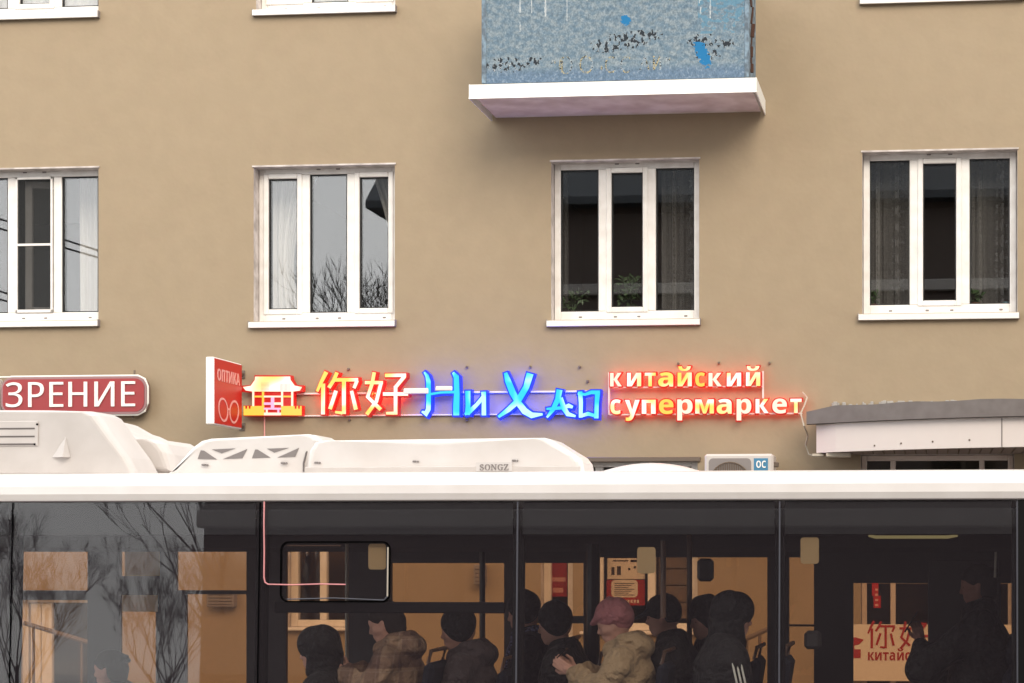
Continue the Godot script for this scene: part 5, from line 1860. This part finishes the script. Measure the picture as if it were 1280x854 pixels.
# head: origin at its centre, facing +x
func head_prims() -> Array:
	var V := func(x, y, z): return Vector3(x, y, z)
	var p := [C(V.call(-0.018, 0.03, 0), V.call(0.018, 0.04, 0), 0.086, 0.078), C(V.call(-0.03, 0.0, 0), V.call(0.02, 0.0, 0), 0.078, 0.07), C(V.call(0.03, -0.03, 0.0), V.call(0.045, -0.075, 0), 0.056, 0.040),
		C(V.call(0.06, -0.088, -0.012), V.call(0.06, -0.088, 0.012), 0.022), C(V.call(0.088, 0.012, 0), V.call(0.108, -0.024, 0), 0.0095, 0.0125), C(V.call(0.076, 0.028, -0.03), V.call(0.076, 0.028, 0.03), 0.0155),
		C(V.call(0.083, -0.052, -0.014), V.call(0.083, -0.052, 0.014), 0.0105), C(V.call(0.081, -0.066, -0.011), V.call(0.081, -0.066, 0.011), 0.0105)]
	for s in [-1, 1]:
		p.append(C(V.call(0.055, -0.025, 0.035 * s), V.call(0.02, -0.03, 0.055 * s), 0.026, 0.022))
		p.append(C(V.call(-0.012, 0.012, 0.077 * s), V.call(-0.004, -0.026, 0.073 * s), 0.016, 0.011))
		p.append(C(V.call(0.01, -0.06, 0.045 * s), V.call(0.05, -0.085, 0.02 * s), 0.022, 0.02))
	return p

# hand with palm, four fingers and a thumb: along = from wrist to knuckles, inner = the way the palm looks, side = towards the thumb
func hand_prims(wrist: Vector3, along: Vector3, inner: Vector3, curl: float) -> Array:
	along = along.normalized()
	inner = (inner - along * inner.dot(along)).normalized()
	var side := along.cross(inner)
	var p := [C(wrist, wrist + along * 0.03, 0.024, 0.022)]
	for i in 4:
		var off := side * (0.027 - 0.018 * i)
		p.append(C(wrist + along * 0.015 + off * 0.7, wrist + along * (0.085 - 0.004 * absf(i - 1)) + off, 0.014, 0.0105))
		var q := wrist + along * (0.088 - 0.004 * absf(i - 1)) + off
		var d := along
		var l: float = [0.040, 0.045, 0.041, 0.032][i]
		for k in 3:
			var ang := curl * (0.7 + 0.3 * k) * (1.0 + 0.08 * i)
			d = (d * cos(ang) + inner * sin(ang)).normalized() if k == 0 else d.rotated(side, -ang if d.cross(inner).dot(side) > 0 and false else ang * signf(d.cross(inner).dot(side) + 1e-6)).normalized()
			var e: Vector3 = q + d * l * [1.0, 0.65, 0.5][k]
			p.append(C(q, e, 0.0092 - 0.0006 * k, 0.0086 - 0.0008 * k))
			q = e
	var t0 := wrist + along * 0.025 + side * 0.022
	var t1 := t0 + along * 0.032 + side * 0.026 + inner * 0.012
	p.append(C(t0, t1, 0.014, 0.0115))
	p.append(C(t1, t1 + along * 0.034 + side * 0.004 + inner * 0.012, 0.0105, 0.0085))
	return p

var wear := {}                   # meshes of bodies and clothes, made once and shared

func seated(pose: String):
	# seat surface at the origin, facing +x; pose "phone" holds the hands up, "lap" rests them on the thighs
	if wear.has(pose):
		return
	var el := Vector3(0.10, 0.33, 0.245) if pose == "phone" else Vector3(0.03, 0.28, 0.25)
	var wr := Vector3(0.31, 0.455, 0.075) if pose == "phone" else Vector3(0.25, 0.20, 0.09)
	var body := [C(Vector3(0, 0.12, 0), Vector3(-0.03, 0.42, 0), 0.13, 0.135), C(Vector3(-0.01, 0.53, -0.14), Vector3(-0.01, 0.53, 0.14), 0.07), C(Vector3(-0.012, 0.55, 0), Vector3(0.015, 0.68, 0), 0.058, 0.054)]
	var legs := []
	var sleeves := []
	var hands := []
	for s in [-1, 1]:
		var f := Vector3(1, 1, s)
		body.append(C(Vector3(-0.01, 0.535, 0.18) * f, el * f, 0.05, 0.042))
		body.append(C(el * f, wr * f, 0.042, 0.028))
		legs.append(C(Vector3(0.0, 0.09, 0.09) * f, Vector3(0.42, 0.08, 0.11) * f, 0.088, 0.066))
		legs.append(C(Vector3(0.42, 0.08, 0.11) * f, Vector3(0.40, -0.37, 0.11) * f, 0.062, 0.046))
		legs.append(C(Vector3(0.39, -0.41, 0.11) * f, Vector3(0.53, -0.425, 0.12) * f, 0.045, 0.038))
		sleeves.append(C(Vector3(-0.012, 0.525, 0.175) * f, Vector3(-0.005, 0.49, 0.20) * f, 0.093, 0.092))
		sleeves.append(C(Vector3(-0.005, 0.49, 0.20) * f, el * f, 0.088, 0.074))
		sleeves.append(C(el * f, el.lerp(wr, 0.86) * f, 0.076, 0.054))
		var along := Vector3(0.85, 0.5, -0.15 * s) if pose == "phone" else Vector3(0.9, -0.35, -0.25 * s)
		hands.append_array(hand_prims(wr * f, along, Vector3(0.1, 0.2, -1.0 * s) if pose == "phone" else Vector3(0, -1, -0.3 * s), 0.62 if pose == "phone" else 0.3))
	var st := begin()
	st.set_smooth_group(0)
	blobs(st, body + legs, 0.022, 0.05)
	blobs(st, hands, 0.0045, 0.005)
	var t := Transform3D(Basis(Vector3(0, 0, 1), -0.32 if pose == "phone" else -0.12), Vector3(0.05, 0.745, 0))
	blobs(st, moved(head_prims(), t) + [C(Vector3(-0.0, 0.56, 0), t * Vector3(-0.01, -0.04, 0), 0.056, 0.052)], 0.0085, 0.022)
	wear[pose] = plain(st)
	wear[pose + "_head"] = t
	st = begin()
	st.set_smooth_group(0)
	blobs(st, moved(legs, Transform3D()).map(func(p): return [p[0], p[1], p[2] + 0.012, p[3] + 0.012]), 0.024, 0.04)
	wear[pose + "_trousers"] = plain(st)
	var coat := [C(Vector3(0.02, 0.08, -0.05), Vector3(0.02, 0.08, 0.05), 0.185), C(Vector3(0.0, 0.14, 0), Vector3(-0.03, 0.42, 0), 0.185, 0.178), C(Vector3(-0.02, 0.40, -0.08), Vector3(-0.02, 0.40, 0.08), 0.155), C(Vector3(-0.02, 0.51, -0.12), Vector3(-0.02, 0.51, 0.12), 0.108)]
	st = begin()
	st.set_smooth_group(0)
	blobs(st, coat + sleeves + [C(Vector3(-0.04, 0.60, -0.05), Vector3(-0.04, 0.60, 0.05), 0.075), C(Vector3(0.03, 0.60, -0.035), Vector3(0.03, 0.60, 0.035), 0.058)], 0.017, 0.05)
	wear[pose + "_coat"] = plain(st)
	# the same with the hood folded down behind the neck
	var hood := [C(Vector3(-0.12, 0.60, -0.07), Vector3(-0.12, 0.60, 0.07), 0.075), C(Vector3(-0.09, 0.66, -0.085), Vector3(-0.02, 0.645, -0.10), 0.045), C(Vector3(-0.09, 0.66, 0.085), Vector3(-0.02, 0.645, 0.10), 0.045), C(Vector3(-0.02, 0.64, -0.09), Vector3(0.07, 0.60, -0.05), 0.04), C(Vector3(-0.02, 0.64, 0.09), Vector3(0.07, 0.60, 0.05), 0.04), C(Vector3(0.07, 0.575, -0.05), Vector3(0.07, 0.575, 0.05), 0.045)]
	var folds := []
	for s in [-1, 1]:
		for i in 5:
			var q: Vector3 = Vector3(0.0, 0.48, 0.21).lerp(el, 0.12 + 0.2 * i) * Vector3(1, 1, s)
			folds.append(C(q + Vector3(-0.05, 0.02, 0.045 * s), q + Vector3(0.06, -0.02, 0.04 * s), 0.036, 0.028))
		for i in 4:
			var q: Vector3 = el.lerp(wr, 0.1 + 0.22 * i) * Vector3(1, 1, s)
			folds.append(C(q + Vector3(-0.02, 0.05, 0.02 * s), q + Vector3(0.02, -0.03, 0.035 * s), 0.034, 0.03))
	st = begin()
	st.set_smooth_group(0)
	blobs(st, coat + sleeves + hood + folds, 0.0145, 0.026)
	wear[pose + "_hood_coat"] = plain(st)

func hat(called: String):
	if wear.has(called):
		return
	var p := []
	match called:
		"peaked_beanie":
			p = [C(Vector3(-0.025, 0.055, 0), Vector3(0.0, 0.065, 0), 0.108, 0.1), C(Vector3(-0.045, 0.025, 0), Vector3(-0.04, 0.03, 0), 0.09), C(Vector3(0.03, 0.075, -0.02), Vector3(0.13, 0.044, -0.012), 0.055, 0.014), C(Vector3(0.03, 0.075, 0.02), Vector3(0.13, 0.044, 0.012), 0.055, 0.014), C(Vector3(-0.02, 0.14, 0), Vector3(-0.02, 0.17, 0), 0.022, 0.008)]
		"cap":
			p = [C(Vector3(-0.02, 0.055, 0), Vector3(0.01, 0.055, 0), 0.099, 0.094), C(Vector3(-0.03, 0.025, 0), Vector3(-0.025, 0.03, 0), 0.093), C(Vector3(0.09, 0.045, -0.05), Vector3(0.155, 0.018, -0.035), 0.012, 0.008), C(Vector3(0.09, 0.045, 0.0), Vector3(0.175, 0.014, 0.0), 0.014, 0.009), C(Vector3(0.09, 0.045, 0.05), Vector3(0.155, 0.018, 0.035), 0.012, 0.008), C(Vector3(0.09, 0.045, -0.025), Vector3(0.168, 0.016, -0.018), 0.013, 0.009), C(Vector3(0.09, 0.045, 0.025), Vector3(0.168, 0.016, 0.018), 0.013, 0.009)]
		"knit_hat":
			p = [C(Vector3(-0.02, 0.06, 0), Vector3(0.01, 0.06, 0), 0.102, 0.096), C(Vector3(-0.02, 0.02, -0.03), Vector3(0.01, 0.025, 0.03), 0.09), C(Vector3(-0.02, 0.13, -0.03), Vector3(0.03, 0.12, 0.03), 0.045)]
		"hair":
			p = [C(Vector3(-0.02, 0.05, 0), Vector3(0.0, 0.055, 0), 0.098, 0.092), C(Vector3(-0.05, 0.0, -0.02), Vector3(-0.05, 0.0, 0.02), 0.078), C(Vector3(-0.06, -0.05, -0.02), Vector3(-0.055, -0.05, 0.02), 0.06)]
			for i in 16:
				var a := TAU * i / 16.0
				p.append(C(Vector3(-0.03 + 0.06 * cos(a), 0.09, 0.06 * sin(a)), Vector3(-0.03 + 0.11 * cos(a), 0.06 + 0.02 * sin(i * 2.3), 0.09 * sin(a)), 0.022, 0.016))
		"hood":
			p = [C(Vector3(-0.03, 0.05, 0), Vector3(0.01, 0.055, 0), 0.122, 0.112), C(Vector3(-0.05, -0.03, 0), Vector3(-0.05, -0.10, 0), 0.112, 0.10), C(Vector3(0.0, -0.03, -0.075), Vector3(0.03, -0.12, -0.05), 0.045), C(Vector3(0.0, -0.03, 0.075), Vector3(0.03, -0.12, 0.05), 0.045), C(Vector3(-0.10, 0.08, 0), Vector3(-0.125, 0.03, 0), 0.05, 0.03)]
	var st := begin()
	st.set_smooth_group(0)
	blobs(st, p, 0.0085, 0.02 if called != "hair" else 0.012)
	wear[called] = plain(st)

func put(called: String, mesh: Mesh, m: String, parent: Node3D, t := Transform3D()) -> MeshInstance3D:
	var o := MeshInstance3D.new()
	o.name = numbered(called, parent)
	parent.add_child(o, true)
	o.mesh = mesh
	o.transform = t
	o.material_override = M[m]
	return o

func passenger(key: String, pose: String, coat: String, coat_m: String, hat_name: String, hat_m: String, label: String, turn := PI, lean := 0.0) -> Node3D:
	seated(pose)
	if hat_name:
		hat(hat_name)
	var h: Vector3 = heads[key]
	var o := thing("person", label, "person", Vector3(h.x + 0.05 * cos(turn) * -1.0, h.y - 0.745, h.z), "passengers in the bus")
	o.rotation = Vector3(0, turn, 0)
	if lean != 0.0:
		o.rotate_z(lean)
	put("body", wear[pose], "skin", o)
	put("trousers", wear[pose + "_trousers"], "trousers", o)
	put("coat", wear[pose + coat], coat_m, o)
	var t: Transform3D = wear[pose + "_head"]
	if hat_name:
		put("hair" if hat_name == "hair" else hat_name, wear[hat_name], hat_m, o, t)
	if not wear.has("eye"):
		var st := begin()
		st.set_smooth_group(0)
		blobs(st, [C(Vector3(0.082, 0.005, -0.031), Vector3(0.083, 0.005, -0.029), 0.009), C(Vector3(0.082, 0.005, 0.031), Vector3(0.083, 0.005, 0.029), 0.009)], 0.004, 0.002)
		wear["eye"] = plain(st)
	put("eyes", wear["eye"], "eye", o, t)
	return o

func make_passengers():
	passenger("far_hair", "lap", "_coat", "coat_grey", "hair", "hair", "passenger with fuzzy dark hair at the far left of the bus, only the head showing")
	passenger("hooded", "lap", "_coat", "coat_black", "hood", "coat_black", "passenger in a dark hood, seated under the open vent window")
	passenger("plaid", "phone", "_hood_coat", "coat_plaid", "hair", "hair", "dark haired passenger in a brown plaid jacket")
	passenger("grey", "lap", "_hood_coat", "coat_grey", "knit_hat", "hat_black", "passenger in a bulky dark grey coat, right of the plaid jacket")
	var p := passenger("scarf", "lap", "_coat", "coat_navy", "knit_hat", "hat_black", "passenger in a dark hat and speckled scarf, half behind the window pillar")
	var st := begin()
	st.set_smooth_group(0)
	blobs(st, [C(Vector3(0.07, 0.60, -0.07), Vector3(0.07, 0.60, 0.07), 0.05), C(Vector3(-0.06, 0.62, -0.07), Vector3(-0.06, 0.62, 0.07), 0.05), C(Vector3(-0.06, 0.62, 0.08), Vector3(0.07, 0.60, 0.08), 0.05), C(Vector3(-0.06, 0.62, -0.08), Vector3(0.07, 0.60, -0.08), 0.05), C(Vector3(0.09, 0.58, 0.03), Vector3(0.17, 0.36, 0.05), 0.055)], 0.015, 0.03)
	put("scarf", plain(st), "scarf", p)
	passenger("flat_hat", "lap", "_coat", "coat_black", "knit_hat", "hat_black", "passenger in a flat dark hat and dark coat, in front of the pink hat")
	p = passenger("pink", "phone", "_hood_coat", "coat_tan", "peaked_beanie", "hat_pink", "passenger in a dusty pink peaked hat and tan hooded jacket, holding a phone")
	var pose: Transform3D = wear["phone_head"]
	st = begin()
	st.set_smooth_group(0)
	blobs(st, [C(pose * Vector3(0.045, 0.03, 0.092), pose * Vector3(0.047, 0.03, 0.092), 0.010)], 0.004, 0.002)
	put("button", plain(st), "sign_white", p)
	st = begin()
	XF = Transform3D(Basis(Vector3(0, 0, 1), 0.75), Vector3(0.40, 0.535, 0))
	box(st, Vector3(-0.005, -0.075, -0.037), Vector3(0.005, 0.075, 0.037), 0.003)
	XF = Transform3D()
	var ph := put("phone", plain(st), "phone", self)
	ph.transform = p.transform
	tag(ph, "black phone held in both hands by the passenger in the pink hat", "phone")
	passenger("cap", "lap", "_coat", "coat_black", "cap", "hat_black", "passenger in a black peaked cap facing left, behind the brown grab pole")
	passenger("dark", "lap", "_hood_coat", "coat_black", "knit_hat", "hat_black", "passenger in a black knitted hat, bent forward between the cap and the striped sleeve", PI + 0.5)
	p = passenger("stripes", "lap", "_coat", "coat_black", "hood", "hat_black", "passenger in a black hood facing right with three white stripes on the sleeve", 0.35)
	# stripes down the sleeve
	st = begin()
	var nm := Vector3(-0.005, 0.49, 0.20)
	var e := Vector3(0.03, 0.28, 0.25)
	for i in 3:
		var off := Vector3(-0.028 + 0.026 * i, 0.0, 0.0)
		var a := nm + off + Vector3(0, 0.0, 0.0915)
		var b := e + off + Vector3(0, 0.02, 0.0765)
		tube(st, [a, a.lerp(b, 0.5) + Vector3(0, 0, 0.003), b], 0.0065, 6)
	put("stripe", plain(st), "stripe_white", p)
	standing_man()

func standing_man():
	var hd: Vector3 = Vector3(0.266, 2.181, 6)
	var floor_y := 0.68
	var k := hd.y - floor_y          # height of the head centre above the floor
	var o := thing("person", "standing passenger in a dark coat holding up a phone at the bus door", "person", Vector3(hd.x, floor_y, hd.z), "passengers in the bus")
	o.rotation.y = PI
	var sh := Vector3(-0.01, k - 0.245, 0.19)
	var el := [Vector3(0.36, k - 0.52, 0.19), Vector3(0.06, k - 0.50, 0.27)]
	var wr := [Vector3(0.36, k - 0.345, 0.12), Vector3(0.22, k - 0.66, 0.2)]
	var body := [C(Vector3(0, k - 0.68, 0), Vector3(-0.02, k - 0.38, 0), 0.125, 0.135), C(Vector3(-0.01, k - 0.24, -0.14), Vector3(-0.01, k - 0.24, 0.14), 0.07), C(Vector3(-0.01, k - 0.2, 0), Vector3(0, k - 0.05, 0), 0.06, 0.056)]
	var legs := []
	var coat := [C(Vector3(0.0, k - 0.82, -0.05), Vector3(0.0, k - 0.82, 0.05), 0.19), C(Vector3(0.0, k - 0.70, 0), Vector3(-0.02, k - 0.38, 0), 0.20, 0.19), C(Vector3(-0.02, k - 0.36, -0.08), Vector3(-0.02, k - 0.36, 0.08), 0.165), C(Vector3(-0.02, k - 0.25, -0.13), Vector3(-0.02, k - 0.25, 0.13), 0.11), C(Vector3(-0.05, k - 0.14, -0.06), Vector3(-0.05, k - 0.14, 0.06), 0.075), C(Vector3(0.04, k - 0.16, -0.04), Vector3(0.04, k - 0.16, 0.04), 0.06)]
	var hands := []
	for i in 2:
		var s: int = -1 if i == 0 else 1    # turned round, his near arm is the one on -z
		var f := Vector3(1, 1, s)
		body.append(C(sh * f, el[i] * f, 0.052, 0.044))
		body.append(C(el[i] * f, wr[i] * f, 0.044, 0.029))
		legs.append(C(Vector3(0, k - 0.72, 0.09) * f, Vector3(0.02, k - 1.14, 0.1) * f, 0.09, 0.066))
		legs.append(C(Vector3(0.02, k - 1.14, 0.1) * f, Vector3(-0.01, 0.07, 0.1) * f, 0.062, 0.046))
		legs.append(C(Vector3(-0.02, 0.045, 0.1) * f, Vector3(0.13, 0.035, 0.11) * f, 0.044, 0.034))
		coat.append(C(sh * f, el[i] * f, 0.098, 0.088))
		coat.append(C(el[i] * f, el[i].lerp(wr[i], 0.82) * f, 0.086, 0.056))
		hands.append_array(hand_prims(wr[i] * f, Vector3(0.25, 1, 0.1) if i == 0 else Vector3(0.5, -0.8, 0), Vector3(0.2, 0, -s), 0.75))
	var st := begin()
	st.set_smooth_group(0)
	blobs(st, body + legs, 0.024, 0.05)
	blobs(st, hands, 0.0048, 0.005)
	var t := Transform3D(Basis(Vector3(0, 0, 1), -0.15), Vector3(0.0, k, 0))
	blobs(st, moved(head_prims(), t) + [C(Vector3(-0.01, k - 0.19, 0), t * Vector3(-0.01, -0.04, 0), 0.058, 0.054)], 0.0085, 0.022)
	put("body", plain(st), "skin_dark", o)
	st = begin()
	st.set_smooth_group(0)
	blobs(st, coat, 0.018, 0.055)
	put("coat", plain(st), "coat_black", o)
	st = begin()
	st.set_smooth_group(0)
	blobs(st, legs.map(func(p): return [p[0], p[1], p[2] + 0.012, p[3] + 0.012]), 0.026, 0.04)
	put("trousers", plain(st), "trousers", o)
	hat("hair")
	put("hair", wear["hair"], "hair", o, t)
	put("eyes", wear["eye"], "eye", o, t)
	# what he carries
	st = begin()
	var w: Vector3 = wr[0] * Vector3(1, 1, -1) + Vector3(0.06, 0.12, 0.01)
	XF = Transform3D(Basis(Vector3(0, 0, 1), 0.55), w)
	box(st, Vector3(-0.005, -0.075, -0.036), Vector3(0.005, 0.075, 0.036), 0.003)
	XF = Transform3D()
	var ph := put("phone", plain(st), "phone", self)
	ph.transform = o.transform
	tag(ph, "dark phone in the raised hand of the standing passenger", "phone")
	st = begin()
	st.set_smooth_group(0)
	blobs(st, [C(Vector3(-0.24, k - 0.62, -0.08), Vector3(-0.24, k - 0.62, 0.08), 0.11), C(Vector3(-0.24, k - 0.40, -0.07), Vector3(-0.24, k - 0.40, 0.07), 0.10)], 0.02, 0.05)
	var bag := put("backpack", plain(st), "coat_navy", self)
	bag.transform = o.transform
	tag(bag, "dark backpack on the back of the standing passenger", "backpack")

# ---------------------------------------------------------------- the other side of the street, which the panes mirror

func make_across_the_street():
	var b := thing("building_across", "dull brown house across the street with pale ledges and a tin roof", "building", Vector3(2, 0, 24))
	var st := begin()
	var holes := []
	for i in 9:
		holes.append(Rect2(-8.4 + i * 2.75, 3.95, 1.4, 1.5))
	wall_with(st, Rect2(-9.0, 0.15, 25.45, 9.1), holes, 18.45, 18.8)
	box(st, Vector3(-9.0, 0.15, 18.8), Vector3(-8.65, 9.25, 30))
	box(st, Vector3(16.1, 0.15, 18.8), Vector3(16.45, 9.25, 30))
	box(st, Vector3(-9.0, 0.15, 29.7), Vector3(16.45, 9.25, 30.05))
	obj("wall", st, "dark_facade", b)
	st = begin()
	for y in [3.6, 7.5]:
		box(st, Vector3(-9.05, y, 18.3), Vector3(16.5, y + 0.22, 18.445), 0.02)
	obj("ledge", st, "facade_band", b)
	st = begin()
	along_x(st, PackedVector2Array([Vector2(18.0, 9.25), Vector2(18.0, 9.4), Vector2(24.3, 14.2), Vector2(30.5, 9.4), Vector2(30.5, 9.25)]), -11.3, 17.2)
	obj("roof", st, "tin_roof", b)
	for h in holes:
		var w := group_node("window", b, Vector3(h.get_center().x, h.position.y, 18.6))
		st = begin()
		bars(st, h.grow(-0.003), 0.07, 18.55, 18.62, [h.get_center().x])
		obj("frame", st, "blind", w)
		st = begin()
		slab(st, h.grow(-0.05), 18.58, 18.585)
		obj("pane", st, "pane", w)
	# bare trees
	var made := []
	var spots := [[Vector3(-17.0, 0, 41), 1.32, "tall bare tree across the street, right of the others"], [Vector3(-24.2, 0, 61), 0.85, "low bare bushy tree across the street near the house corner"], [Vector3(-26.9, 0, 60), 0.8, "low bare bushy tree across the street, second from the house corner"], [Vector3(-31.5, 0, 58), 0.9, "low bare bushy tree across the street, farthest of all"]]
	for i in spots.size():
		var t: Node3D
		if i == 0:
			t = bare_tree()
		else:
			t = made[0].duplicate()
			t.name = numbered("bare_tree", self)
			add_child(t, true)
		tag(t, spots[i][2], "tree", "bare trees across the street")
		t.position = spots[i][0]
		t.rotation.y = i * 1.9
		t.scale = Vector3.ONE * spots[i][1]
		made.append(t)
	for e in [[Vector3(-40, 16.9, 15.2), Vector3(-14.2, 7.6, 15.5), "highest of the four overhead wires at the street pole"], [Vector3(-40, 15.1, 15.2), Vector3(-14.2, 6.3, 15.5), "third highest of the four overhead wires at the street pole"], [Vector3(-40, 16.2, 15.6), Vector3(-14.2, 7.5, 15.5), "second highest of the four overhead wires at the street pole"], [Vector3(-40, 14.6, 15.6), Vector3(-14.2, 6.2, 15.5), "lowest of the four overhead wires at the street pole"]]:
		st = begin()
		var pts := []
		for i in 13:
			var q := i / 12.0
			pts.append(e[0].lerp(e[1], q) - Vector3(0, 1.2 * q * (1 - q), 0))
		tube(st, pts, 0.02, 6)
		tag(obj("overhead_wire", st, "wire"), e[2], "wire", "wires over the street")

	st = begin()
	tube(st, [Vector3(-14.2, 0.15, 15.5), Vector3(-14.2, 8.2, 15.5)], 0.11, 10, 0.07)
	tag(obj("utility_pole", st, "blind"), "tapered grey pole across the street that carries the overhead wires", "pole")

func bare_tree() -> Node3D:
	var g := RandomNumberGenerator.new()
	g.seed = 77
	var t := thing("bare_tree", "", "tree")
	var trunk := begin()
	tube(trunk, [Vector3(0, 0, 0), Vector3(0.05, 1.4, 0.02), Vector3(0.0, 2.8, 0)], 0.09, 9, 0.065)
	obj("trunk", trunk, "bark", t)
	var st := begin()
	var todo := []
	for i in 10:
		var a := TAU * i * 0.38 + g.randf()
		todo.append([Vector3(0, 0.7 + 0.2 * i, 0), Vector3(cos(a) * 0.55, 1.0, sin(a) * 0.55).normalized(), 2.5 + 0.06 * i, 0.034, 0])
	while not todo.is_empty():
		var e: Array = todo.pop_back()
		var p: Vector3 = e[0]
		var d: Vector3 = e[1]
		var l: float = e[2]
		var q := p + d * l * 0.5 + Vector3(g.randf() - 0.5, 0, g.randf() - 0.5) * l * 0.12
		var r := q + (d + Vector3(g.randf() - 0.5, g.randf() * 0.3, g.randf() - 0.5) * 0.5).normalized() * l * 0.5
		tube(st, [p, q, r], e[3], 4 if e[4] > 1 else 6, e[3] * 0.6)
		if e[4] < (5 if g.randf() < 0.8 else 4):
			for k in 3:
				var nd := (d + Vector3(g.randf() - 0.5, g.randf() * 0.5, g.randf() - 0.5) * 1.5).normalized()
				todo.append([q.lerp(r, 0.2 + 0.8 * g.randf()), nd, l * 0.66, maxf(0.006, e[3] * 0.6), e[4] + 1])
	obj("crown", st, "bark", t)
	return t
